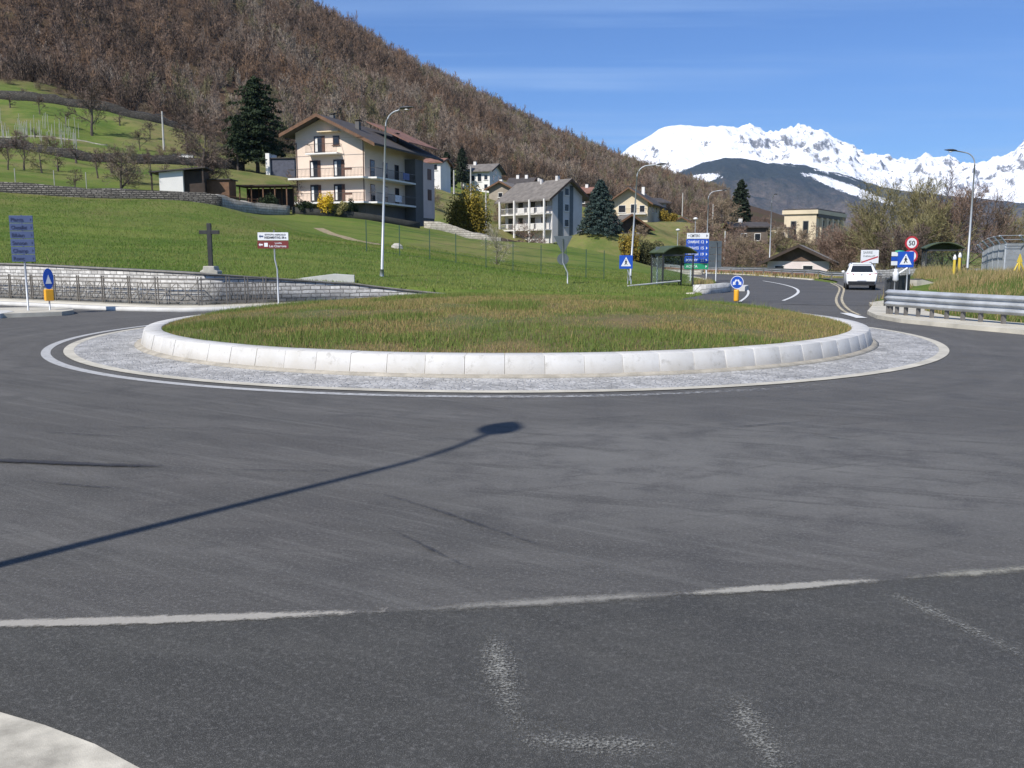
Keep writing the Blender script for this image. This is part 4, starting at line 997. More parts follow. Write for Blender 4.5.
def window(t,w,d,face,u,z,ww,h,shut=False,frame=WHITEP,door=False):
    f=facebox(t,'door' if door else 'window',w,d,face,u,z,ww,h,-.02,.04,frame)
    facebox(f,'pane',w,d,face,u,z+.06,ww-.14,h-.14,.041,.055,WG)
    if shut:
        for s in (-1,1): facebox(f,'shutter',w,d,face,u+s*(ww*.75),z-.02,ww*.48,h+.04,.003,.06,SHUT)
    facebox(f,'sill',w,d,face,u,z-.07,ww+.2,.068,0.002,.14,frame) if not door else None
def balcony(t,w,d,face,u,z,ww,dep=1.1,rail=RAILD,solid=False,h=1.0):
    s=facebox(t,'balcony',w,d,face,u,z-.16,ww,.16,.003,dep,WHITEP)
    def rb(u0,u1,o0,o1,z0,z1,m,nm='balcony_rail'):
        facebox(s,nm,w,d,face,(u0+u1)/2,z0,u1-u0,z1-z0,o0,o1,m)
    if solid: rb(u-ww/2,u+ww/2,dep-.06,dep+.02,z+.01,z+h,rail,'balcony_panel'); return s
    b=MB()
    def bb(u0,u1,o0,o1,z0,z1):
        if face=='F': b.box(u0,u1,-o1,-o0,z0,z1)
        elif face=='R': b.box(w+o0,w+o1,u0,u1,z0,z1)
        elif face=='L': b.box(-o1,-o0,u0,u1,z0,z1)
    L0_,L1_=u-ww/2+.03,u+ww/2-.03
    bb(L0_,L1_,dep-.07,dep-.03,z+h-.05,z+h); bb(L0_,L1_,dep-.065,dep-.035,z+.1,z+.13)
    n=max(2,int(ww/.16))
    for k in range(n+1):
        q=L0_+(L1_-L0_)*k/n; bb(q-.009,q+.009,dep-.06,dep-.04,z,z+h-.05)
    for q in (L0_,L1_): bb(q-.02,q+.02,.0,dep-.07,z+h-.05,z+h)
    b.build('balcony_railing',rail,s); return s
def chimney(t,x,y,z,h=1.2,s=.5,m=GREYP):
    cbx=box('chimney',x-s/2,x+s/2,y-s/2,y+s/2,z-.8,z+h,m,t)
    box('chimney_cap',x-s*.7,x+s*.7,y-s*.7,y+s*.7,z+h+.12,z+h+.2,ROOFD,cbx); 
    for dx in (-.3,.3): box('cap_leg',x+dx*s-.05,x+dx*s+.05,y-.05,y+.05,z+h,z+h+.12,ROOFD,cbx)
def house(name,label,loc,rz,w,d,hl,hr,apex,ax=None,ridge='y',ov=(.8,.8),ovg=1.0,wall=WHITEP,roof=ROOFM,th=.22,cat='house',z0=-2.5,soffit=None,group=None):
    """hl, hr: wall heights on the two eaves sides; apex at ax; ridge 'y' runs away from the front (gable front), 'x' along it"""
    t=thing(name,label,cat,loc,rz,group)
    span=w if ridge=='y' else d
    ax=span/2 if ax is None else ax
    pent=[(0,z0),(span,z0),(span,hr),(ax,apex),(0,hl)]
    if ridge=='y': o=MB().prism(pent,0,d,'y').build('wall',wall,t)
    else: o=MB().prism(pent,0,w,'x').build('wall',wall,t)
    fixnormals(o)
    sl=(apex-hl)/ax; sr=(apex-hr)/(span-ax)
    A_=(-ov[0],hl-sl*ov[0]); B_=(ax,apex); C_=(span+ov[1],hr-sr*ov[1])
    L_=d if ridge=='y' else w
    for (p,q) in ((A_,B_),(B_,C_)):
        poly_=[(p[0],p[1]+.03),(q[0],q[1]+.03),(q[0],q[1]+.03+th),(p[0],p[1]+.03+th)]
        o=MB().prism(poly_,-ovg,L_+ovg,ridge).build('roof',roof,t); fixnormals(o)
    # barge boards on the gable ends
    for e in (-ovg-.06,L_+ovg+.01):
        for (p,q) in ((A_,B_),(B_,C_)):
            o=MB().prism([(p[0],p[1]-.12),(q[0],q[1]-.12),(q[0],q[1]+.04+th),(p[0],p[1]+.04+th)],e,e+.05,ridge).build('barge_board',soffit or WOOD,t); fixnormals(o)
    t['_w']=w; t['_d']=d
    return t
def place(px,Y,py=None):
    p=onto(px,0,Y); return p if py is None else Vector((p.x,Y,P(px,py,Y).z))
# House A: cream four-storey house
a=P(365.5,205,104); bz=P(330,203,104).z
rz=math.atan2(-.33,.94)            # front runs to the left and away
W1,D1=8.9,15.8
lx=a.x-W1*math.cos(rz); ly=104-W1*math.sin(rz)
z_e=lambda py,Y: P(0,py,Y).z-bz
hL=z_e(132,106); hR=z_e(138,104); ap=z_e(116.5,105)
t=house('apartment_house','cream house with three rows of balconies, timber eaves and dark basement','' or (lx,ly,bz),rz,W1,D1,hL,hR,ap,3.75,'y',(1.2,2.1),1.5,CREAM,ROOFD,.22,z0=.02)
b=MB(); b.box(.05,W1-.05,.05,D1-.05,-3.6,.015); b.build('basement',DGREY,t)
ww,dd=W1,D1
z1=z_e(201,103)+.0; z2=z_e(176,103); z3=z_e(151,103)
box('balcony_slab',-.45,W1+.4,-1.15,-.003,z1-.2,z1,WHITEP,t); box('balcony_slab',-.45,W1+.4,-1.15,-.003,z2-.2,z2,WHITEP,t)
for zz in (z1,z2):
    b=MB(); b.box(-.42,W1+.36,-1.12,-1.08,zz+.95,zz+1.0)
    b.box(-.42,-.38,-1.08,0,zz+.95,zz+1.0)
    for k in range(56): q=-.40+k*(W1+.76)/55; b.box(q-.014,q+.014,-1.108,-1.092,zz,zz+.95)
    b.box(-.42,W1+.36,-1.11,-1.09,zz+.12,zz+.15)
    b.build('balcony_railing',RAILD,t)
s=balcony(t,ww,dd,'F',3.95,z3,4.1,1.1)
for zz in (z1,z2):
    for u in (2.35,5.45): window(t,ww,dd,'F',u,zz+.03,1.1,2.0,frame=SHUT,door=True)
window(t,ww,dd,'F',3.0,z3+.03,1.1,1.95,frame=SHUT,door=True); window(t,ww,dd,'F',5.35,z3+.9,.85,1.05,frame=SHUT)
for zz in (z1,z2):
    box('balcony_slab',W1+.003,W1+1.5,-.0,10.2,zz-.2,zz,WHITEP,t)
    b=MB(); b.box(W1+1.44,W1+1.48,-.0,10.2,zz+.95,zz+1.0)
    for k in range(60): q=.02+k*10.1/59; b.box(W1+1.452,W1+1.468,q-.01,q+.01,zz,zz+.95)
    b.box(W1+.4,W1+1.44,0,.04,zz+.95,zz+1.0)
    b.build('balcony_railing',RAILD,t)
    for u in (1.8,5.0,8.0): window(t,ww,dd,'R',u,zz+.03,1.1,2.0,frame=SHUT,door=True)
    o=box('laundry',W1+1.485,W1+1.52,4.5+(zz-z1)*.8,6.2+(zz-z1)*.8,zz+.2,zz+.98,mat('laundry_blue' if zz==z2 else 'laundry_white',(.12,.15,.30) if zz==z2 else (.6,.6,.66),.9,.3,3),t)
box('dark_bay',W1+.003,W1+1.45,10.21,12.4,-3.6,hR-1.35,DGREY,t); box('end_bay',W1+.003,W1+1.5,12.41,D1-.02,-1.2,hR-1.5,PINKP,t); box('end_bay_base',W1+.003,W1+1.45,12.41,D1-.05,-3.6,-1.21,DGREY,t)
for zz in (z1,z2,z3):
    for u in ((2.35,5.45) if zz!=z3 else (3.0,)):
        facebox(t,'shutter',ww,dd,'F',u+.72,zz+.05,.30,1.95,.003,.05,SHUT); facebox(t,'curtain',ww,dd,'F',u-.22,zz+.25,.28,1.55,.056,.060,WHITEP)
for x_ in (.12,W1-.12): MB().tube([(x_,-.06,-.2),(x_,-.06,hR-.2)],.045,6).build('drain_pipe',SHUT,t)
for zz in (z1,z2): box('planter',6.9,7.9,-1.3,-1.12,zz+.72,zz+.92,SHUT,t)
for zz in (z1+.9,z2+.7): facebox(t,'window',W1+1.5,D1,'R',14.2,zz,1.1,1.35,.0,.05,SHUT)
chimney(t,3.2,3.0,ap-.1,.8,.5,DGREY); chimney(t,6.2,3.6,ap-1.1,1.0,.5,DGREY); chimney(t,7.6,10.5,ap-1.9,1.1,.6,DGREY)
box('roof_rafter_trim',-1.3,W1+1.7,-1.62,-1.57,hL-1.0,hL-.99,WOOD,t)
o=MB().prism([(W1*.55,ap-.6),(W1+1.7,hR-.78),(W1+1.7,hR-.66),(W1*.55,ap-.48)],8,D1+1.2,'y').build('roof_edge',TILE,t,); fixnormals(o); o.location=(0,0,1.12)
# awning-like slab above top balcony (lit lintel)
box('sun_canopy',3.2,5.9,-.6,-.003,z3+2.35,z3+2.45,mat('canopy_cream',(.75,.6,.4),.8,.1,2),t)
# House B: grey-white house with tall balcony piers
Nn=P(553.5,238,140); z0=H(Nn.x,140)-.3
dirL=Vector((-.66,.75)).normalized(); rzB=math.atan2(-dirL.y,-dirL.x)   # front face runs from far-left to near-right corner
wB=11.8; Lp=Vector((Nn.x,140))+dirL*wB
he=P(553,194,140).z-z0; apx=P(569,180.5,145).z-z0
tB=house('balcony_house','grey-white house with tall piers and white balconies left of the spruce','' or (Lp.x,Lp.y,z0),rzB,wB,7.0,he,he,apx,None,'x',(1.6,1.2),1.0,GREYP,ROOFM,.25,soffit=WOODD)
tB.scale=(.93,.93,.93); tB.location=(Lp.x+.35,Lp.y-.4,z0+.5)
zf=[P(545,232,143).z-z0,P(545,215,143).z-z0]
for zz in zf:
    balcony(tB,wB,7.0,'F',5.9,zz,11.6,1.35,RAILW,False)
    for u in (5.6,8.0,10.4): facebox(tB,'balcony_panel',wB,7.0,'F',u,zz+.02,1.7,.95,1.37,1.42,RAILW)
    for u in (1.4,4.0,7.0,9.8): window(tB,wB,7.0,'F',u,zz+.03,1.2,2.0,door=True,frame=SHUT)
for u in (.3,4.1,7.9,11.5): box('pier',u-.14,u+.14,-1.70,-1.44,-1.5,he-.75,WHITEP,tB)
box('dark_strip',wB+.003,wB+.06,1.3,2.4,-1,he+.6,BACK,tB); box('dark_strip',wB+.003,wB+.06,4.0,4.8,-1,he+1.6,BACK,tB)
for zz in (zf[0]+.5,zf[1]+.4,zf[1]+3.0): window(tB,wB,7.0,'R',3.3,zz,1.0,1.2); 
chimney(tB,9.4,3.5,apx-.2,1.1,.55); chimney(tB,4.2,4.2,apx,.9,.5); chimney(tB,6.2,2.8,apx-.5,1.0,.4)
# small far houses
def simple(name,label,px,Y,pyb,wpx,hpx,apx_px,rz,d,ridge='x',wall=WHITEP,roof=ROOFD,wins=(),ov=.7,cat='house',chim=1,shut=False,balc=(),soffit=None):
    z0=P(px,pyb,Y).z; w=wpx*Y/F; h=hpx*Y/F; ap_=apx_px*Y/F; p=P(px,pyb,Y)
    t=house(name,label,(p.x,Y,z0),rz,w,d,h,h,ap_,None,ridge,(ov,ov),ov,wall,roof,.2,cat=cat,z0=-4,soffit=soffit)
    for face,u,z,a_,b_ in wins: window(t,w,d,face,u*(w if face in 'FB' else d),z*h,a_,b_,shut=shut)
    for u,z,wid in balc: balcony(t,w,d,'F',u*w,z*h,wid*w,1.1,WOODD)
    for k in range(chim):
        u=.3+.4*k; chimney(t,w*u,d*.45,ap_-.15,.9,.6,WHITEP)
    return t
simple('white_house','white farmhouse with grey-brown roof high behind the round golden bush','' or 461,208,190,30,18,25,-.33,8,'x',WHITEP,ROOFM,[('F',.15,.45,.9,1.3),('F',.42,.45,.9,1.3),('F',.65,.42,1,1.8),('F',.87,.5,.9,1.1),('F',.87,.02,.9,1.1),('R',.3,.5,.9,1.3),('R',.7,.5,.9,1.3),('R',.5,.85,.8,.9)],.9,shut=False,soffit=WOODD)
simple('white_house','narrow sunlit white house just showing right of the cream house roof','' or 424,172,190,17,26,31,-.2,7,'x',WHITEP,TILE,[('F',.35,.72,.8,1.1),('F',.7,.72,.8,1.1),('F',.5,.4,.8,1.1)],.5,chim=0)
simple('stone_hut','small dark-roofed hut with pale wall below the white farmhouse','' or 489,190,200,24,11,17,-.35,7,'y',mat('hut_wall',(.30,.26,.21),.9,.2,1),ROOFM,[('F',.5,.2,1.0,1.0)],.8,chim=1)
simple('stone_hut','grey roofed hut tucked between the farmhouse and the balcony house','' or 508,200,193,22,8,15,-.2,8,'x',mat('hut_wall',(.30,.26,.21),.9,.2,1),ROOFD,[('F',.5,.2,1.0,1.0)],.6,chim=2)
simple('village_house','dark timbered house with white chimneys rising behind the balcony house gable','' or 563,196,214,28,20,26,-.3,9,'x',WOODD,TILE,[('F',.3,.5,1,1.2),('F',.7,.5,1,1.2)],.9,chim=2)
tD=simple('village_house','cream house with two balcony doors under a wide dark roof behind the chalet','' or 611,188,222,36,20,32,-.32,16,'y',YELP,ROOFD,[('F',.3,.45,1.5,1.5),('F',.62,.42,1.3,1.8),('F',.85,.45,1.1,1.4),('R',.15,.5,1.2,1.3),('R',.4,.5,1.2,1.3),('R',.65,.5,1.2,1.3)],1.3,chim=2,balc=((.6,.38,.75),))
simple('village_house','long grey-blue house with a dark upper gallery below the wooded hill','' or 641,200,222,26,19,24,.25,10,'x',GREYP,ROOFD,[('F',.2,.2,1.1,1.1),('F',.5,.2,1.1,1.1),('F',.8,.2,1.1,1.1)],1.0,chim=1,balc=((.5,.5,.95),))
simple('chalet','dark timber chalet with shallow roof behind the brown bush by the crossing sign','' or 613,152,243,34,16,27,.18,9,'y',WOODD,ROOFM,[('F',.3,.25,1,1),('F',.7,.25,1,1)],1.1,chim=0)
simple('small_house','tiny pale-walled hut with dark roof at the end of the green field','' or 674,195,230,15,8,12,-.32,6,'y',WHITEP,ROOFD,[('F',.5,.3,.8,.8)],.9,chim=0)
tI=simple('chalet','white-walled chalet with dark timber gable and big shallow roof by the far guardrail','' or 767,104,273,58,12,26,-.36,9,'y',mat('chalet_wall',(.66,.58,.56),.85,.12,.6),mat('chalet_roof',(.19,.175,.16),.85,.25,1),[('F',.2,.18,1.1,.65),('F',.66,.12,1.15,.75)],1.0,chim=0,soffit=WOODD)
wI=58*104/F; hI=12*104/F; aI=26*104/F
o=MB().prism([(.02,hI*.98),(wI-.02,hI*.98),(wI/2,aI-.02)],-.06,-.003,'y').build('timber_gable',mat('gable_wood',(.12,.08,.06),.9,.4,1.5,fine=8),tI); fixnormals(o)
o=MB().tube([(wI*.97,-.9,0.2),(wI*1.12,-.9,hI*.85)],.08,6).build('brace',WOODD,tI)
# power station
tp=P(783,250,178); zb=H(tp.x,178)-1.0; w=31*178/F; top=P(800,214.5,178).z-zb
t=thing('power_station','tall ochre industrial hall with pilasters and a flat dark cornice beyond the chalet','building',(tp.x,178,zb),-.22)
D_=22
t.rotation_euler=(0,0,-.58)
MB().box(0,w,0,D_,-3,top).build('wall',YELP,t); box('cornice',-.35,w+.35,-.35,D_+.35,top+.002,top+.75,YELP,t); box('roof',-.1,w+.1,-.1,D_+.1,top+.752,top+1.0,ROOFD,t)
for u in (.30,.68): 
    f=facebox(t,'window',w,D_,'F',u*w,top*.18,1.15,top*.60,-.05,.02,mat('window_frame_grey',(.2,.2,.17),.7,.1,2)); facebox(f,'pane',w,D_,'F',u*w,top*.20,.9,top*.56,.021,.03,WG)
for k in range(5):
    facebox(t,'pilaster',w,D_,'R',2.5+k*4.2,0,.9,top*.88,.003,.5,YELP)
    if k<4: f=facebox(t,'window',w,D_,'R',4.6+k*4.2,top*.12,2.4,top*.7,.003,.06,mat('window_frame_grey',(.2,.2,.17),.7,.1,2)); facebox(f,'pane',w,D_,'R',4.6+k*4.2,top*.14,2.2,top*.66,.061,.07,WG)
facebox(t,'dark_frieze',w,D_,'R',D_/2,top*.88,D_-.4,top*.12,.003,.3,mat('frieze',(.08,.07,.06)))
t2=P(762,250,172); t=thing('power_station_wing','lower ochre wing with small windows left of the tall ochre hall','building',(t2.x,172,zb),-.45)
w2=24*172/F; h2=P(770,229,172).z-zb; box('wall',0,w2,0,9,-3,h2,YELP,t); box('roof',-.2,w2+.2,-.2,9.2,h2+.002,h2+.3,ROOFM,t)
for k in range(3): window(t,w2,9,'F',w2*(.2+.3*k),h2*.35,.8,1.2)
simple('old_barn','derelict dark brown barn behind the bare thicket left of the power station','' or 733,150,254,33,26,31,-.1,10,'x',mat('barn_wall',(.12,.095,.075),.9,.3,.8),ROOFD,[('F',.3,.5,1,1.2),('F',.7,.5,1,1.2)],.6,chim=1)
# shed, wood store, pergola, timber fence left of the cream house
p=P(160,270,93); zs=H(p.x+1.6,93)+.55
t=thing('shed','small lean-to shed with a bright white side wall behind the dry stone wall','shed',(P(164,270,92).x,92,zs),.12)
MB().prism([(0,-1.6),(2.3,-1.6),(2.3,1.75),(0,1.45)],0,2.6,'y').build('wall',WHITEP,t); o=MB().prism([(-.9,1.42),(4.6,1.95),(4.6,2.07),(-.9,1.54)],-.4,3.0,'y').build('roof',ROOFD,t); fixnormals(o)
box('dark_bay',2.31,4.3,.5,2.6,-1,1.7,WOODD,t); box('post',4.2,4.35,-.2,-.05,-.8,1.85,WOODD,t); box('post',-.75,-.62,-.2,-.05,-.8,1.4,WOODD,t)
t=thing('wood_store','brown board wood store right of the white-walled shed','shed',(P(208,270,94).x,94,H(P(208,270,94).x,94)),-.05); box('wall',0,2.6,0,2,-1,1.9,WOOD,t); box('roof',-.2,2.8,-.2,2.2,1.902,2.0,ROOFD,t)
x0=P(243,270,98).x; zz=H(x0+2,98)
t=thing('pergola','long dark timber pergola with posts, left of the cream house','pergola',(x0,98,zz),-.12)
box('roof',-.4,5.6,-.3,2.4,2.0,2.15,WOODD,t)
for k in range(5):
    for y in (0,2): box('post',k*1.3-.06,k*1.3+.06,y-.06,y+.06,-.6,2.0,WOOD,t)
box('back_wall',0,5.2,2.1,2.2,-.4,1.9,WOODD,t)
t=thing('timber_fence','post and rail timber fence above the stepped garden wall','fence')
pp=pxpath([(222,90),(240,92),(258,95),(280,99)]); al=along(pp,1.6)
for q,s in al: z=H(q.x,q.y); MB().box(q.x-.05,q.x+.05,q.y-.05,q.y+.05,z-.2,z+1.3).build('post',WOOD,t)
for (q,s),(r_,s2) in zip(al[:-1],al[1:]):
    z,zq=H(q.x,q.y),H(r_.x,r_.y)
    for hz_ in (.5,.9,1.2): MB().tube([(q.x,q.y,z+hz_),(r_.x,r_.y,zq+hz_)],.04,5).build('rail',WOOD,t)
t=thing('small_hut','white box-like hut low on the dry slope below the utility pole','hut',tuple(onto(184,0,128)),.2); box('wall',-1.5,1.2,0,1.5,-1,1.0,WHITEP,t); box('roof',-1.6,1.3,-.1,1.6,1.002,1.08,ROOFM,t)
t=thing('garden_table','small pale stone bench at the end of the dry stone wall','bench',tuple(onto(187,0,87)),.1); box('top',-.7,.7,0,.5,.55,.63,CONC2,t); box('leg',-.6,-.45,.1,.4,-.2,.55,CONC,t); box('leg',.45,.6,.1,.4,-.2,.55,CONC,t)
t=thing('outbuilding','white and blue-grey outbuilding half hidden between the dark conifers and the cream house','building',tuple(onto(266,0,128)),-.1); box('wall',0,.55,0,3,-1,2.9,WHITEP,t); box('porch',.56,4,.4,3,-1,2.2,mat('bluegrey',(.07,.075,.10),.8),t); box('roof',-.1,4.3,.2,3.2,2.202,2.3,ROOFD,t) if False else box('roof',.56,4.3,.2,3.2,2.202,2.32,ROOFD,t)
# dark fences and hedges along the meadow top
def boardfence(label,pts,h,m):
    t=thing('board_fence',label,'fence'); sweepobj('boards',pxpath(pts),[(0,-.3),(0,h),(.08,h),(.08,-.3)],land(0),m,t,step=1.5)
boardfence('dark board fence at the foot of the balcony house garden',[(500,106),(530,108),(560,110),(590,110)],1.0,WOODD)
boardfence('dark low fence under the cream house lawn',[(292,98),(330,99),(370,100),(420,104)],.7,mat('hedge_dark_boards',(.03,.03,.025),.9,.3,3))
# ------------------------------------------------------------ car
t=thing('parked_car','white hatchback-style suv seen from behind, standing in the branch street','car',(P(861.5,280,53.3).x,53.3,.012),-.31,scale=.93)
CARW=mat('white_car_paint',(.78,.79,.80),.25,.02,1,fine=3)
sec=[ # y, zb, belt z, top z, half bottom, half belt, half top
 (0.00,.42,.78,.80,.80,.84,.80),(.06,.36,.98,1.02,.86,.90,.80),(.16,.34,1.06,1.12,.88,.915,.74),(.42,.34,1.08,1.54,.89,.92,.64),(.62,.34,1.08,1.64,.90,.925,.64),
 (1.2,.32,1.06,1.69,.90,.93,.66),(2.2,.30,1.02,1.70,.90,.93,.67),(2.9,.30,.98,1.62,.90,.93,.64),(3.45,.30,.96,1.12,.89,.92,.70),(4.0,.32,.88,.98,.86,.90,.66),(4.3,.36,.74,.80,.80,.82,.55),(4.42,.42,.60,.62,.62,.64,.45)]
V=[];Fc=[]
for y,zb_,be,tp_,hb,hbe,ht in sec:
    ring_=[(hb*.92,zb_),(hb,zb_+.12),(hbe,(zb_+be)/2),(hbe,be),(ht+(hbe-ht)*.12,tp_-.07 if tp_-be>.12 else (be+tp_)/2),(ht*.86,tp_)]
    V+=[(x,y,z) for x,z in ring_]+[(-x,y,z) for x,z in ring_[::-1]]
k=12
for i in range(len(sec)-1):
    for j in range(k): Fc.append((i*k+j,i*k+(j+1)%k,(i+1)*k+(j+1)%k,(i+1)*k+j))
b=MB(); b.add(V,Fc+[tuple(range(k)),tuple(range(len(V)-1,len(V)-k-1,-1))]); o=b.build('body',CARW,t,smooth=True); fixnormals(o); o.data.set_sharp_from_angle(angle=.6)
gl=mat('car_glass',(.012,.014,.018),.06,.05,1)
MB().add([(-.66,.115,1.16),(.66,.115,1.16),(.56,.385,1.53),(-.56,.385,1.53),(-.66,.15,1.15),(.66,.15,1.15),(.56,.42,1.52),(-.56,.42,1.52)],[(0,1,2,3),(7,6,5,4),(0,4,5,1),(1,5,6,2),(2,6,7,3),(3,7,4,0)]).build('rear_window',gl,t)
for s in (-1,1):
    for y0,y1 in ((.75,1.55),(1.65,2.55),(2.6,3.05)):
        MB().add([(s*.925,y0,1.10),(s*.915,y1,1.08),(s*.76,min(y1,2.8),1.52),(s*.765,y0+.1,1.52)],[(0,1,2,3)]).build('side_window',gl,t)
    l=MB().add([(s*.42,-.015+.045,.90),(s*.87,.06,.93),(s*.89,.10,1.07),(s*.45,.04,1.03),(s*.42,.1,.90),(s*.87,.16,.93),(s*.89,.2,1.07),(s*.45,.14,1.03)],[(0,1,2,3),(7,6,5,4),(0,4,5,1),(1,5,6,2),(2,6,7,3),(3,7,4,0)]).build('tail_light',mat('tail_light_red',(.25,.012,.015),.25,.1,4),t)
    MB().lathe([(.02,0),(.10,.04),(.11,.12),(.03,.17)],8).build('mirror',CARW,t,(s*1.0,2.75,1.02))
    MB().tube([(s*.60,.7,1.66),(s*.61,1.4,1.74),(s*.61,2.4,1.74),(s*.60,2.8,1.67)],.02,6).build('roof_rail',DKM,t)
    for y in (.95,3.55):
        wv=MB(); M=Matrix.Translation((s*.80,y,.335))@Matrix.Rotation(PI/2,4,'Y')
        q=MB().lathe([(.2,-.11),(.32,-.10),(.335,-.05),(.335,.05),(.32,.10),(.2,.11)],20); wv.add([M@Vector(v_) for v_ in q.v],q.f); w_=wv.build('wheel',BLK,t); w2_=MB(); q=MB().lathe([(.06,.115),(.19,.112),(.2,.06)],16); w2_.add([M@Vector((v_[0],v_[1],v_[2]*s)) for v_ in q.v],q.f); w2_.build('rim',GALV,w_)
box('bumper',-.80,.80,-.04,.10,.42,.56,BLK,t,.02); box('lower_bumper',-.78,.78,.0,.3,.28,.415,BLK,t,.02); box('number_plate',-.26,.26,-.05,-.041,.60,.71,WHITE,t)
box('spoiler',-.56,.56,.40,.62,1.60,1.65,CARW,t,.01); poly('badge',circ(12,.05),.03,GALV,t,.02,0,.97); MB().tube([(0,.9,1.69),(0,.75,1.86)],.01,5).build('aerial',DKM,t)
# small far car at the power station
b1=onto(823,0,150); t=thing('parked_car','small pale car far off among bare trees right of the chalet roof','car',(P(826,270,150).x,150,P(826,263,150).z),1.3)
o=MB().prism([(-2,.3),(2,.3),(2.05,.8),(1.5,.95),(.8,1.42),(-1.0,1.42),(-1.7,1.0),(-2.05,.85)],-.85,.85,'y').build('body',CARW,t); fixnormals(o); o=MB().prism([(-1.45,.97),(1.2,.97),(.72,1.36),(-.95,1.36)],-.87,.87,'y').build('side_window',gl,t); fixnormals(o)
for x_ in (-1.25,1.25):
    for s in (-1,1): o=MB().prism([(x_+.33*math.cos(2*PI*k/12),.33+.33*math.sin(2*PI*k/12)) for k in range(12)],s*.7,s*.88,'y').build('wheel',BLK,t); fixnormals(o)
# ------------------------------------------------------------ trees
BARK=mat('grey_bark',(.085,.068,.055),.95,.3,3,fine=15); TWIG=leafmat('bare_twigs',(.075,.052,.042),(.19,.145,.115)); TWIGG=leafmat('budding_twigs',(.12,.105,.05),(.28,.25,.12)); TWIGR=leafmat('reddish_twigs',(.13,.085,.062),(.27,.19,.145))
FORM=None
def orient(v,ang,az):
    v=v.normalized(); a=Vector((0,0,1)) if abs(v.z)<.9 else Vector((1,0,0)); u=v.cross(a).normalized(); w=v.cross(u)
    return (v*math.cos(ang)+(u*math.cos(az)+w*math.sin(az))*math.sin(ang)).normalized()
def skeleton(rg,h,levels=4,kids=(6,5,5,5),spread=.6,tf=.3,r0=.16,up=.25,lf=.62):
    """list of (p0,p1,r0,r1,level)"""
    seg=[]
    def limb(p,d,L,r,lev):
        n=4 if lev<2 else (3 if lev<3 else 2); q=p
        for i in range(n):
            dd=orient(d,rg.uniform(0,.16+.05*lev),rg.uniform(0,6.28)); dd=(dd+Vector((0,0,up*(.15 if lev else .6)))).normalized(); d=dd
            q2=q+dd*(L/n); ra=r*(1-i/n*.75);rb=r*(1-(i+1)/n*.75); seg.append((q,q2,ra,rb,lev)); 
            if lev<levels:
                f=(i+1)/n
                k=kids[lev]/n if f>(tf if lev==0 else .2) else 0
                k=int(k)+(rg.random()<k%1)
                for _ in range(k):
                    a=rg.uniform(.6,1.15)*spread*(1.25 if lev==0 else 1); s=rg.uniform(0,1)
                    limb(q.lerp(q2,s),orient(d,a,rg.uniform(0,6.28)),L*rg.uniform(.75,1.1)*lf*(1.2-.45*f),max(.004,r*.5*(1-.5*f)),lev+1)
            q=q2
        
    limb(Vector((0,0,-.3)),Vector((0,0,1)),h*.72,r0,0)
    return seg
def seg_mesh(segs,wmin,rg,flatlev=2):
    b=MB(); V=[];Fc=[];tint=[]
    for p0,p1,r0,r1,lev in segs:
        if lev<flatlev: b.tube([p0,p1],[r0,r1],6 if lev==0 else 4,cap=False)
        else:
            d=(p1-p0); s=d.cross(Vector((rg.uniform(-1,1),rg.uniform(-1,1),rg.uniform(-1,1)))); 
            if s.length<1e-6: continue
            s=s.normalized()*max(wmin,r0); s2=s*.55; o=len(V); V+= [p0-s,p0+s,p1+s2,p1-s2]; Fc.append((o,o+1,o+2,o+3)); tint.append(rg.random())
    return b,V,Fc,tint
def baretree(name,label,loc,h,seed,levels=4,kids=(9,7,6,5),spread=.75,tf=.25,r0=None,wmin=.012,m=TWIG,group=None,up=.25,scale=None,lf=.62,rz=0.0):
    rg=random.Random(seed); s=skeleton(rg,h,levels,kids,spread,tf,r0 or h*.020,up,lf)
    t=thing(name,label,'tree' if 'tree' in name or 'poplar' in name else 'shrub',tuple(loc),rz,group,scale)
    b,V,Fc,ti=seg_mesh(s,wmin,rg); b.build('trunk',BARK,t)
    mesh_np('crown',V,Fc,m,t,tint=ti)
    return t
def cloudmesh(name,pts,size,m,parent,rg,aspect=.6,upb=0.0,loc=None):
    n=len(pts); pts=np.asarray(pts)
    d=rg.normal(size=(n,3)); d/=np.linalg.norm(d,axis=1)[:,None]; e=rg.normal(size=(n,3)); e-= (e*d).sum(1)[:,None]*d; e/=np.linalg.norm(e,axis=1)[:,None]
    s=size*(.6+.8*rg.random(n))[:,None]
    V=np.empty((n*4,3)); V[0::4]=pts-d*s*.5-e*s*aspect*.12; V[1::4]=pts+e*s*aspect*.5; V[2::4]=pts+d*s*.5; V[3::4]=pts-e*s*aspect*.5
    tint=rg.random(n)
    return mesh_np(name,V,np.arange(n*4).reshape(-1,4),m,parent,tint=tint,loc=loc)
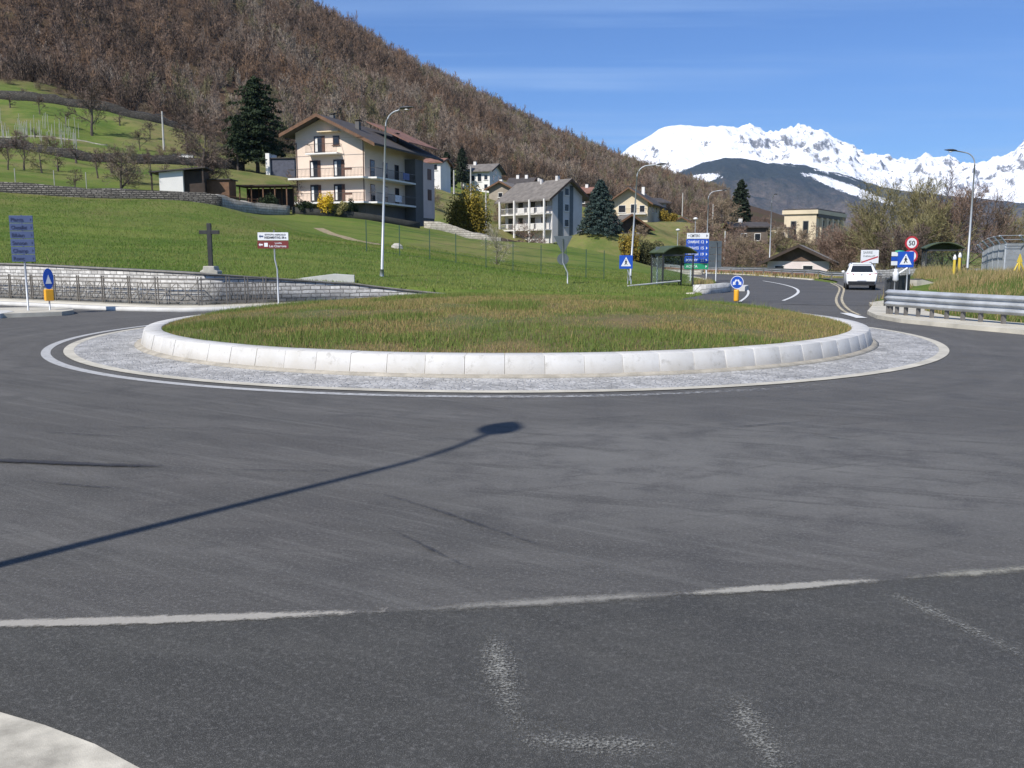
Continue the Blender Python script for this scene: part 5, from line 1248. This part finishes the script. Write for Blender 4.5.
def conifer(name,label,loc,h,rad,seed,m,layers=22,n=9000,size=.28,droop=.25,shape=1.0,base=.12,group=None,wob=.35,stems=1):
    rg=np.random.default_rng(seed); t=thing(name,label,'tree',tuple(loc),0,group)
    MB().tube([(0,0,-.4),(0,0,h*.5),(0,0,h*.97)],[h*.022,h*.014,.02],8).build('trunk',BARK,t)
    b=MB(); P_=[]
    nb=layers*7
    for k in range(nb):
        f=base+(1-base)*(k/nb)**.95; z=f*h; L=rad*((1-f)**shape*1.08+.04)*(1-wob*rg.random()); a=k*2.4+rg.random()*.6
        dz=-droop*L*(.5+rg.random()*.6); p1=np.array([math.cos(a)*L,math.sin(a)*L,z+dz])
        b.tube([(0,0,z),(p1[0]*.5,p1[1]*.5,z+dz*.3),tuple(p1)],[.05,.03,.012],3,cap=False)
        q=int(n/nb*(.4+1.6*(1-f))); u=rg.random(q)**.6; w=(.16+.30*(1-u))*L*.75
        x=np.array([math.cos(a),math.sin(a)]); side=np.array([-x[1],x[0]]); sw=rg.normal(size=q)*w*.55
        P_.append(np.stack([x[0]*u*L+side[0]*sw,x[1]*u*L+side[1]*sw,z+dz*u**1.4-np.abs(rg.normal(size=q))*.10*L*(.4)+rg.normal(size=q)*.06],-1))
    b.build('branches',BARK,t)
    cloudmesh('crown',np.concatenate(P_),size,m,t,rg,.45); return t
def bush(name,label,loc,rx,h,seed,m,n=5000,size=.16,lumps=14,cat='bush',group=None,stems=True,flat_=1.0,aspect=.6):
    rg=np.random.default_rng(seed); t=thing(name,label,cat,tuple(loc),0,group)
    P_=[];b=MB()
    for k in range(lumps):
        a=rg.random()*6.28; r=rg.random()**.5*rx*.62; z=h*(.28+.48*rg.random())*(1-.35*(r/rx)**2); R_=rx*(.30+.22*rg.random())
        c_=np.array([math.cos(a)*r,math.sin(a)*r,z]); q=n//lumps; d=rg.normal(size=(q,3)); d/=np.linalg.norm(d,axis=1)[:,None]
        P_.append(c_+d*(R_*(rg.random(q)**.33))[:,None]*np.array([1,1,.85*h/(2*rx)*1.6]))
        b.tube([(0,0,-.1),tuple(c_*np.array([.5,.5,.5])),tuple(c_)],[.06,.04,.015],4,cap=False)
    pp=np.concatenate(P_); pp=pp[pp[:,2]>.02]
    b.build('stems',BARK,t); cloudmesh('foliage',pp,size,m,t,rg,aspect); return t
CED=leafmat('dark_cedar_needles',(.012,.022,.010),(.045,.065,.028)); SPR=leafmat('blue_spruce_needles',(.022,.042,.038),(.075,.11,.095)); DCON=leafmat('dark_pine_needles',(.012,.02,.013),(.04,.055,.03))
GOLD=leafmat('golden_green_leaves',(.09,.085,.015),(.30,.22,.03)); FORS=leafmat('yellow_blossom',(.50,.32,.02),(.75,.55,.05)); OLIV=leafmat('olive_leaves',(.03,.035,.015),(.10,.10,.04)); DKB=leafmat('dark_green_leaves',(.012,.022,.010),(.045,.065,.025)); YB=leafmat('yellow_brown_leaves',(.12,.08,.015),(.34,.25,.04)); DRYB=leafmat('dry_brown_twigs',(.15,.11,.075),(.32,.25,.17))
def at(px,Y): return onto(px,0,Y)
def hh(py_top,px,Y): return P(px,py_top,Y).z-H(P(px,270,Y).x,Y)
conifer('cedar_tree','large dark cedar with wide layered crown left of the cream house',at(258,132),hh(76,258,132),6.4,3,CED,22,24000,.38,.20,.42,.16,wob=.68)
conifer('pine_tree','smaller dark conifer leaning on the left flank of the large cedar',at(238,128),hh(115,238,128),2.9,4,CED,18,7000,.32,.15,.7,.3,wob=.5)
conifer('spruce_tree','dense blue-grey spruce right of the grey balcony house',at(600,130),hh(182,600,130)+.3,3.4,5,SPR,24,17000,.26,.2,.62,.03,wob=.25)
conifer('pine_tree','tall narrow dark conifer above the thicket left of the power station',at(740,168),hh(182,740,168)+.4,2.4,6,DCON,20,9000,.4,.05,.45,.12,wob=.45)
conifer('pine_tree','dark pine between the narrow white house and the white farmhouse',at(447,182),hh(152,447,182),2.6,8,DCON,16,5000,.4,.1,.5,.2,wob=.4)
conifer('pine_tree','dark pine just left of the one before the white farmhouse',at(462,205),hh(148,462,205),2.4,9,DCON,16,4000,.4,.1,.5,.2,wob=.4)
bush('round_bush','large round golden-green bush in front of the far white farmhouse',at(469,124),3.6,hh(193,469,124)*1.08,11,GOLD,28000,.26,40)
bush('dark_bush','dark evergreen clump at the right foot of the round golden bush',at(492,126),1.9,2.4,12,DKB,5000,.22,12)
bush('forsythia','bright yellow flowering bush before the cream house basement',at(327,99),1.15,2.6,13,FORS,2600,.13,10,aspect=.8)
bush('small_bush','pale olive rounded bush right of the yellow flowering one',at(342,99.5),1.0,1.9,14,leafmat('pale_olive',(.16,.15,.05),(.32,.28,.12)),2200,.13,8)
bush('dark_bush','dark shrub left of the yellow flowering bush, by the pale garden wall end',at(305,99),1.3,1.5,15,DKB,2200,.15,8)
bush('dark_bush','dark shrub between the yellow bush and the balcony corner of the cream house',at(352,101),.9,2.4,16,DKB,2200,.15,8)
bush('dark_bush','dark evergreen shrub beside the pergola',at(268,96),1.6,2.2,17,DKB,3000,.16,10)
bush('forsythia','yellow bush at the left foot of the blue spruce',at(589,118),1.3,2.2,18,YB,2200,.16,8)
bush('forsythia','yellow bush at the right foot of the blue spruce',at(602,116),1.2,1.9,19,YB,2000,.16,8)
bush('tall_bush','tall yellow-green bush behind the pedestrian crossing sign',at(629,112),1.4,hh(226,629,112),20,YB,5000,.2,14)
bush('dark_bush','big dark brownish-green bush right of the tall yellow-green one',at(647,114),2.6,hh(238,647,114),21,OLIV,7000,.2,16)
bush('dark_bush','dark hedge mass behind the lane left of the left bus shelter',at(669,118),2.8,2.6,22,DKB,6000,.2,14)
bush('dark_bush','dark low shrub at the left end of the balcony house garden',at(512,116),2.0,1.6,23,DKB,3000,.2,10)
bush('dark_bush','dark shrub under the right pier of the balcony house',at(552,128),1.8,2.3,24,DKB,3500,.2,10)
bush('tree_stump','pale leafless shrub on the lane wall below the yellow bushes',at(591,109),.5,1.4,25,leafmat('pale_twigs',(.4,.38,.33),(.6,.57,.5)),300,.3,5,aspect=.2)
# bare trees
baretree('bare_tree','big dark bare tree with spreading limbs behind the white-walled shed',at(203,96),hh(140,203,96)*1.3,31,4,(13,8,7,5),.95,.18,.30,.018,TWIG)
baretree('bare_tree','wide rounded bare fruit tree with grey twigs left of the shed',at(128,96),hh(147,128,96)*1.3,32,4,(12,8,6,5),1.0,.15,.16,.016,leafmat('grey_yellow_twigs',(.14,.12,.07),(.32,.28,.18)))
baretree('bare_tree','second fruit tree standing just left of the wide rounded one',at(121,90),5.0,33,4,(11,7,5,4),.95,.2,.13,.015,TWIG)
baretree('bare_tree','tall bare tree standing against the upper terraces',at(92,140),hh(84,92,140)*1.2,34,4,(12,7,6,5),.75,.35,.22,.026,TWIG)
baretree('bare_tree','small pruned tree with upturned arms below the concrete edging',at(76,112),hh(141,76,112),35,3,(8,6,4),.9,.3,.17,.022,TWIG)
baretree('bare_tree','thin bare fruit tree at the left of the orchard, before the second terrace wall',at(24,100),4.4,36,4,(9,6,5,4),.9,.25,.12,.018,TWIG)
baretree('bare_tree','low bare fruit tree behind the middle of the dry stone wall',at(75,88),2.3,37,4,(8,6,4,4),.95,.25,.08,.014,TWIG)
baretree('bare_tree','yellowish bare fruit tree between the two left orchard trees',at(42,97),4.0,38,4,(9,6,5,4),.9,.25,.10,.018,TWIGG)
baretree('bare_tree','bare purple-grey tree on the slope between the utility pole and the cedar',at(188,138),6.0,39,4,(11,7,5,4),.9,.2,.14,.026,TWIG)
baretree('bare_tree','slender bare tree right of the utility pole below the wood edge',at(205,150),6.5,40,4,(11,7,5,4),.8,.2,.14,.026,TWIGR)
baretree('bare_sapling','small leafless sapling in the meadow below the round golden bush',at(497,70),3.4,41,4,(9,6,4,3),.7,.1,.05,.010,leafmat('pale_grey_twigs',(.22,.2,.15),(.4,.36,.27)))
baretree('bare_sapling','pinkish bare shrub before the left pier of the balcony house',at(527,112),5.2,42,4,(12,8,5,4),.9,.05,.08,.02,TWIGR)
baretree('bare_sapling','bare shrub at the wall left of the balcony house steps',at(515,118),4.6,43,4,(12,8,5,4),.9,.05,.08,.02,TWIG)
for i,(px,Y,py,lab,m_) in enumerate([(884,92,196,'tall greenish bare tree, leftmost of the row behind the 50 sign',TWIGG),(903,96,190,'tall greenish bare tree rising straight above the crossing sign',TWIGG),(922,90,200,'slanting bare tree left of the right bus shelter roof',TWIGG),(941,96,192,'tall bare tree straight above the right bus shelter',TWIG),(957,90,190,'bare tree with reddish twigs left of the lamp before the snow ridge',TWIGR),
    (984,94,198,'bare tree right of the lamp, before the steel fence corner',TWIG),(1008,104,214,'low greenish bare tree above the steel fence',TWIGG),(1032,98,210,'greenish bare tree cut by the right edge above the fence',TWIGG),(847,100,228,'reddish bare tree behind the white car',TWIGR),(866,106,214,'brownish bare tree behind the town sign',TWIGR),(834,112,236,'low reddish bare tree right of the power station',TWIGR),(893,82,232,'low dark bare tree before the tall greenish row, by the rubble wall',TWIG),(915,84,228,'dark twisted low tree between the 50 sign and the right shelter',TWIG),(1062,90,215,'greenish bare tree outside the right edge',TWIGG)]):
    h_=hh(py,px,Y); baretree('bare_tree',lab,at(px,Y),h_*1.12,60+i,4,(14,8,6,5),.66,.08,h_*.018,.017,m_,group='bare trees beyond the right shelter',up=.45,lf=.66,rz=i*1.3)
ob=[o for o in scene.objects if o.get('label','').startswith('thin bare fruit tree')][0]; ob2=[o for o in scene.objects if o.get('label','').startswith('small pruned tree')][0]
for i,(px,Y,sc_) in enumerate([(8,98,.8),(58,102,.9),(98,99,.85),(112,104,.9),(150,108,.8),(10,150,.9),(40,147,.8),(120,150,.9),(150,145,.8),(35,128,.6),(140,132,.8),(165,112,.7),(66,140,.7),(-12,104,.9)]):
    copytree((ob,ob2)[i%2],tuple(at(px,Y)),i*1.4,sc_,label='small bare orchard tree scattered over the grass terraces at left',group='orchard trees on the terraces')
# thicket between blue board and power station
base=baretree('bare_shrub','bare reddish-brown shrub in the thicket beyond the bend',at(718,128),5.2,90,4,(14,7,5,4),.9,.03,.07,.020,TWIGR,group='thicket shrubs')
base2=baretree('bare_shrub','bare reddish-brown shrub in the thicket beyond the bend',at(735,126),4.8,91,4,(14,7,5,4),.9,.03,.07,.020,DRYB,group='thicket shrubs')
k=0
for px,Y,s in [(694,136,1.1),(702,128,.9),(711,134,1.2),(724,134,1.15),(730,122,.8),(743,133,1.15),(751,124,.85),(757,136,1.0),(760,126,.7),(690,128,.7),(716,120,.7),(746,119,.65),(738,140,1.3),(706,142,1.3),(765,140,.9),(775,146,.9),(790,148,1.0),(805,150,1.0),(820,150,1.1),(834,148,1.0),(846,132,.9),(684,134,.8),(845,118,.7),(812,138,.7),(797,136,.65),(828,134,.75),(700,150,1.5),(722,150,1.6),(765,155,1.1)]:
    copytree((base,base2)[k%2],tuple(at(px,Y)),k*1.7,s*rnd.uniform(.9,1.1)); k+=1
rl_=random.Random(5)
for i in range(34):
    line=rl_.choice([[(0,117),(110,120),(200,126),(245,131)],[(0,161.5),(110,164.5),(200,171.5)],[(0,182),(100,184),(200,180)]])
    px=rl_.uniform(0,230); Y=float(np.interp(px,[q[0] for q in line],[q[1] for q in line]))+rl_.uniform(-.6,.8)
    copytree((base,base2)[i%2],tuple(at(px,Y)),i*2.3,rl_.uniform(.22,.5),label='low bare scrub growing along the upper terrace walls',group='scrub along the terrace walls')
k=0
for px,Y in [(300,108),(560,150),(575,152),(610,135),(420,150),(432,140),(500,150),(640,140),(655,200),(668,205),(690,215),(545,215),(580,230),(530,215),(435,215),(480,220),(420,200),(395,180),(360,170),(340,165),(320,160),(300,158)]:
    copytree((base,base2)[k%2],tuple(at(px,Y)),k*2.1,rl_.uniform(.6,1.1),label='bare brown shrub among the houses at the foot of the wooded hill',group='village shrubs'); k+=1
bush('autumn_bush','orange-brown bush left of the tiny pale hut',at(668,190),2.2,3.6,26,YB,3000,.3,10)
# ---- the wooded hill: a mass of bare trees (stuff)
def forest_protos(K=9,seed=3):
    out=[]
    for k in range(K):
        rg=random.Random(seed+k); s=skeleton(rg,1.0,3,(10,6,4),.55,.12,.016,.9,.60)
        V=[];Fc=[];T=[]
        for p0,p1,r0,r1,lev in s:
            w=max(r0 if lev<1 else 0,(.015,.0095,.0070,.0058)[lev]); d=p1-p0
            for rep in range(2 if lev==0 else 1):
                sd=d.cross(Vector((rg.uniform(-1,1),rg.uniform(-1,1),rg.uniform(-.4,.4))))
                if sd.length<1e-7: continue
                sd=sd.normalized()*w; o=len(V); V+=[p0-sd,p0+sd,p1+sd*.4,p1-sd*.4]; Fc.append((o,o+1,o+2,o+3)); T.append(.75 if lev==0 else .35+.4*rg.random())
        out.append((np.array([tuple(v) for v in V]),np.array(Fc),np.array(T)))
    return out
PROT=forest_protos()
print('proto faces',[len(p[1]) for p in PROT])
fm,t,b=nt('wood_twigs'); a=t.nodes.new('ShaderNodeAttribute'); a.attribute_name='col'; t.links.new(a.outputs['Color'],b.inputs['Base Color']); b.inputs['Roughness'].default_value=.9; b.inputs['Specular IOR Level'].default_value=.1
def scatter_forest(pts,hs,cols,name,seed=1,wide=None):
    rg=np.random.default_rng(seed); VV=[];FF=[];CC=[];o=0
    for i,((x,y,z),h) in enumerate(zip(pts,hs)):
        V,Fc,T=PROT[rg.integers(len(PROT))]; a=rg.random()*6.28; ca,sa=math.cos(a),math.sin(a); w=h*(1.05 if wide is None else wide[i])
        X=(V[:,0]*ca-V[:,1]*sa)*w+x; Y=(V[:,0]*sa+V[:,1]*ca)*w+y; Z=V[:,2]*h+z
        VV.append(np.stack([X,Y,Z],-1)); FF.append(Fc+o); o+=len(V); CC.append(np.outer(T/.55,cols[i]))
    o=mesh_np(name,np.concatenate(VV),np.concatenate(FF),fm,attrs={'col':('FACE',np.concatenate(CC))}); return o
rg=np.random.default_rng(77)
aa_=rg.uniform(-.80,.235,60000); Yl=np.interp(aa_,FA,FY); Yr=np.interp(aa_,RA,RY)*1.10
yy_=np.sqrt(rg.random(60000))*900; k=(yy_>Yl)&(yy_<Yr); aa_,yy_=aa_[k],yy_[k]
# thin out with distance so that crowns stay about as dense in the picture
k=rg.random(len(aa_))<np.clip(420/yy_,.35,1); aa_,yy_=aa_[k][:9500],yy_[k][:9500]
xx_=aa_*yy_; zz_=Hn(xx_,yy_)
nf=fbm(xx_/35,yy_/35,4,90); u=rg.random(len(xx_))
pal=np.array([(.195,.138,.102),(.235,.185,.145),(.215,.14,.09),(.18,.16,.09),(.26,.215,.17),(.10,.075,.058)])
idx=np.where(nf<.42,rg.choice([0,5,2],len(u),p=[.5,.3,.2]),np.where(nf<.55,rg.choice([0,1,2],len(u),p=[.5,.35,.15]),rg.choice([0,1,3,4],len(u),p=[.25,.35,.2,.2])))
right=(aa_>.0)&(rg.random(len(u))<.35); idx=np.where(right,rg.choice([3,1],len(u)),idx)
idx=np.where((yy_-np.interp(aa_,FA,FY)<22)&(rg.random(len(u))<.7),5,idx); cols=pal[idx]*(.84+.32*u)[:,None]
hs=rg.uniform(6.5,10.5,len(u))*np.clip(.62+yy_/900,.75,1.25)*np.where(rg.random(len(u))<.05,1.35,1)
print('forest trees',len(u))
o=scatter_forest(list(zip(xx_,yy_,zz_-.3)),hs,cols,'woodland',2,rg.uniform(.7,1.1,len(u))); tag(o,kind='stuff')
# trees one can tell apart along the skyline
def single(label,i,seed,h,col,wide):
    V,Fc,T=PROT[i]; me=V.copy(); me[:,:2]*=wide*h; me[:,2]*=h
    o=mesh_np('crown',me,Fc,fm,None,attrs={'col':('FACE',np.outer(T/.55,col))}); return o
proto_sky=[]
for i in range(4):
    t=thing('bare_tree','small bare tree standing out along the skyline of the wooded hill','tree',(0,0,-50),0,'skyline trees')
    V,Fc,T=PROT[i]; W_=V.copy(); W_[:,:2]*=9*1.0; W_[:,2]*=9
    mesh_np('crown',W_,Fc,fm,t,attrs={'col':('FACE',np.outer(T/.55,pal[(0,1,4,0)[i]]))}); MB().tube([(0,0,-.5),(0,0,6)],[.16,.05],5).build('trunk',BARK,t); proto_sky.append(t)
px=322; k=0
while px<700:
    Y=np.interp(px,[300,330,370,420,480,520,560,600,640,680,720],[480,500,520,550,590,620,660,700,760,820,850])*rnd.uniform(.985,1.01)
    b1=onto(px,0,Y); s=rnd.uniform(.8,1.35)*(Y/600)**.5
    t=proto_sky[k] if k<4 else None
    if t is not None: t.location=b1; t.scale=(s,)*3; t.rotation_euler=(0,0,k)
    else: copytree(proto_sky[k%4],tuple(b1),k*1.1,s)
    px+=rnd.uniform(3,9); k+=1
for px,Y,s,lab in ((356,515,(1.1,1.1,2.6),'tall slim poplar-like tree sticking up from the skyline above the cream house'),(434,560,(.8,.8,2.1),'left one of the slim pair of skyline trees near the tall lamp'),(438.5,562,(.8,.8,2.2),'right one of the slim pair of skyline trees near the tall lamp'),(523,625,(1.0,1.0,2.5),'left one of the twin spires on the skyline before the blue gap'),(529,628,(1.1,1.1,2.6),'right one of the twin spires on the skyline before the blue gap'),(452,575,(2.0,2.0,1.3),'round-crowned tree on the skyline just right of the slim pair')):
    copytree(proto_sky[0],tuple(onto(px,0,Y)),.5,s,label=lab,group='slim trees on the skyline')
# lower wood edge: dark shrubs
# ------------------------------------------------------------ mountains
def mountains():
    px=np.arange(440,1500,1.6); R0=np.concatenate([np.linspace(3000,5200,80),np.linspace(5225,8000,190),np.linspace(8030,9500,30)])
    PX,Y=np.meshgrid(px,R0); X=(PX-512)/F*Y
    sky=np.interp(px,[440,560,600,625,640,655,675,690,700,715,730,742,752,760,772,782,790,800,815,828,840,855,870,882,895,905,915,925,938,950,962,975,985,1000,1010,1024,1060,1120,1200,1500],
        [215,190,172,152,143,134,130,131,132,132,135,132,136,139,140,134,132,134,138,146,150,158,160,163,165,166,160,164,163,170,169,167,162,158,148,139,125,140,120,150])
    fr=np.interp(px,[440,600,640,660,675,690,705,720,740,760,780,800,820,840,860,885,910,940,970,1000,1024,1100,1500],[230,222,208,184,174,168,164,161,162,166,168,170,174,179,185,191,194,198,200,203,206,214,200])
    zs=2+(256-sky)/F*8000; zf=2+(256-fr)/F*5200
    n1=ridged(X/900+3,Y/900,5,200); n2=ridged(X/330,Y/330,5,230); n3=fbm(X/160,Y/160,4,260)
    # front forested ridge: rises from the valley to zf at 5200
    t=np.clip((Y-3000)/2200,0,1); zfront=zf[None,:]*(t**1.25)
    t2=np.clip((Y-5200)/2800,0,1); zb=zf[None,:]*(1-.10*np.sin(PI*np.clip(t2*2.2,0,1)))+(zs-zf)[None,:]*(t2**1.15)
    Z=np.where(Y<5200,zfront,zb)
    edge=np.sin(PI*t)*(Y<5200); Z=Z+(n1-.62)*190*edge+(n2-.62)*150*edge+(n3-.5)*40*edge+(fbm(X/60,Y/60,3,300)-.5)*16*(Y<5600)
    mid=np.clip(np.sin(PI*t2),0,1)*(Y>=5200); Z=Z+((n1-.62)*280+(n2-.62)*210+(ridged(X/120,Y/120,3,310)-.6)*80)*mid*(.6+.4*sstep(690,780,PX))
    topd=sstep(6600,7900,Y); 
    crest=(ridged(X/150,Y/150,4,270)-.62)*95*topd*sstep(690,760,PX)+(ridged(X/150,Y/150,4,270)-.62)*30*topd
    Z=Z+crest+(ridged(X/75,Y/75,3,280)-.6)*34*topd*sstep(680,780,PX)
    Z=np.where(Y>8000,Z-(Y-8000)*.45,Z)
    V=np.stack([X,Y,Z],-1).reshape(-1,3); n,m_=Y.shape
    i=np.arange(n-1)[:,None]*m_+np.arange(m_-1)[None,:]
    Q=np.stack([i,i+1,i+m_+1,i+m_],-1).reshape(-1,4)
    # snow: above the tree line, with tongues on the front slope
    py=256-(Z-2)/Y*F
    line=sstep(5150,5450,Y+(n3-.5)*500+(n2-.6)*300)
    tongue1=np.exp(-((py-(181-(PX-695)*.10))/3.6)**2-((PX-697)/17)**2)*(Y>4300)*(Y<5200)*1.5
    tongue2=np.exp(-((py-(192+(PX-845)*.33))/4.2)**2-((PX-845)/42)**2)*(Y>4000)*(Y<5200)*1.35
    tongue3=np.exp(-((py-(183+(PX-885)*.28))/5.0)**2-((PX-875)/45)**2)*(Y>4000)*(Y<5200)*.75
    gap=np.exp(-((py-177)/7)**2-((PX-870)/40)**2)*.4
    snow=np.clip(np.maximum(line*1.0-gap*(Y<6000),tongue1+tongue2+tongue3),0,1)
    m,t,b=nt('mountain_rock_snow'); v=geo(t)
    a=t.nodes.new('ShaderNodeAttribute'); a.attribute_name='snow'
    sx=t.nodes.new('ShaderNodeSeparateXYZ'); t.links.new(geo(t,'Normal'),sx.inputs[0])
    f1=noise(t,v,.006,8,.7); f2=noise(t,v,.02,7,.7); f3=noise(t,mapping(t,v,(1.3,.6,1)),.024,9,.78)
    s=math_(t,'ADD',a.outputs['Fac'],math_(t,'MULTIPLY',math_(t,'SUBTRACT',f3,.5),2.2))
    s=ramp(t,s,[(.44,0.0),(.56,1.0)])
    slope=ramp(t,math_(t,'ADD',sx.outputs[2],math_(t,'MULTIPLY',math_(t,'SUBTRACT',f3,.5),1.7)),[(.50,0.0),(.66,1.0)])
    rock=ramp(t,f2,[(.3,(.12,.12,.13)),(.7,(.24,.235,.235))])
    sz=t.nodes.new('ShaderNodeSeparateXYZ'); t.links.new(v,sz.inputs[0])
    hgt=math_(t,'ADD',math_(t,'DIVIDE',sz.outputs[2],480.0),math_(t,'MULTIPLY',math_(t,'SUBTRACT',f1,.5),1.6))
    wood=ramp(t,hgt,[(.30,(.16,.13,.115)),(.55,(.10,.088,.08)),(.85,(.042,.050,.052))])
    wood=mix(t,ramp(t,noise(t,v,.05,5,.8),[(.4,.5),(.6,0.0)]),wood,(.016,.022,.018))
    snowc=mix(t,slope,rock,(.86,.87,.90))
    t.links.new(mix(t,s,wood,snowc),b.inputs['Base Color']); b.inputs['Roughness'].default_value=.9; b.inputs['Specular IOR Level'].default_value=.1
    bump(t,b,f2,25,.8)
    o=mesh_np('mountains',V,Q,m,smooth=True,attrs={'snow':('POINT',snow.ravel())}); tag(o,kind='structure')
mountains()
# ------------------------------------------------------------ air
HAZE=True
if HAZE:
    m=bpy.data.materials.new('valley_haze'); m.use_nodes=True; t=m.node_tree; t.nodes.clear()
    o_=t.nodes.new('ShaderNodeOutputMaterial'); v=t.nodes.new('ShaderNodeVolumePrincipled'); v.inputs['Color'].default_value=(.45,.68,1,1); v.inputs['Density'].default_value=3.8e-5; v.inputs['Anisotropy'].default_value=.0
    t.links.new(v.outputs[0],o_.inputs['Volume'])
    o=MB().box(-6000,12500,-5000,9700,-300,1500).build('haze',m); tag(o,kind='stuff'); 
# ------------------------------------------------------------ sky, sun, camera
w=bpy.data.worlds.new('World'); scene.world=w; w.use_nodes=True; t=w.node_tree; bg=t.nodes['Background']
sky=t.nodes.new('ShaderNodeTexSky'); sky.sky_type='NISHITA'; sky.sun_disc=False; sky.sun_elevation=SUNEL; sky.sun_rotation=math.atan2(-SUNAZ.x,-SUNAZ.y)
sky.altitude=600; sky.air_density=1.0; sky.dust_density=.2; sky.ozone_density=4.5
tc=t.nodes.new('ShaderNodeTexCoord').outputs['Generated']
sp_=t.nodes.new('ShaderNodeSeparateXYZ'); t.links.new(tc,sp_.inputs[0])
zc=math_(t,'MAXIMUM',sp_.outputs[2],.02)
cb=t.nodes.new('ShaderNodeCombineXYZ'); t.links.new(math_(t,'DIVIDE',sp_.outputs[0],zc),cb.inputs[0]); t.links.new(math_(t,'DIVIDE',sp_.outputs[1],zc),cb.inputs[1])
n1=noise(t,mapping(t,cb.outputs[0],(.10,.75,1),(0,0,.20)),1.0,6,.6); n2=noise(t,mapping(t,cb.outputs[0],(.22,.35,1)),1.0,4,.5)
cl_=math_(t,'MULTIPLY',ramp(t,n1,[(.44,0.0),(.68,1.0)]),ramp(t,n2,[(.40,0.0),(.60,1.0)]))
skyc=mix(t,math_(t,'MULTIPLY',cl_,.75),sky.outputs[0],(7.0,7.4,8.0))
skyc=mix(t,1.0,skyc,(.62,.85,1.22),'MULTIPLY'); t.links.new(skyc,bg.inputs['Color']); bg.inputs['Strength'].default_value=.080
sd=bpy.data.lights.new('sun','SUN'); sd.energy=3.6; sd.angle=math.radians(.53); sd.color=(1,.95,.88)
sd.energy=4.7; so=bpy.data.objects.new('sun',sd); COL.objects.link(so)
Ld=Vector((SUNAZ.x*math.cos(SUNEL),SUNAZ.y*math.cos(SUNEL),-math.sin(SUNEL))); so.rotation_euler=Ld.to_track_quat('-Z','Y').to_euler()
cam=bpy.data.cameras.new('camera'); cam.sensor_width=36; cam.lens=36*F/1024; cam.clip_start=.05; cam.clip_end=40000
co=bpy.data.objects.new('camera',cam); COL.objects.link(co); co.location=(0,0,CAMH); co.rotation_euler=(PI/2-PITCH,0,0); scene.camera=co
vs=scene.view_settings; vs.view_transform='Standard'; vs.look='None'; vs.exposure=.38; vs.gamma=1
scene.cycles.transparent_max_bounces=24; scene.cycles.max_bounces=6; scene.cycles.volume_bounces=0
print('objects',len(scene.objects))

for o in scene.objects:
    if o.parent is None and 'label' in o and not 4<=len(o['label'].split())<=15: print('LABEL',o.name,len(o['label'].split()),o['label'])
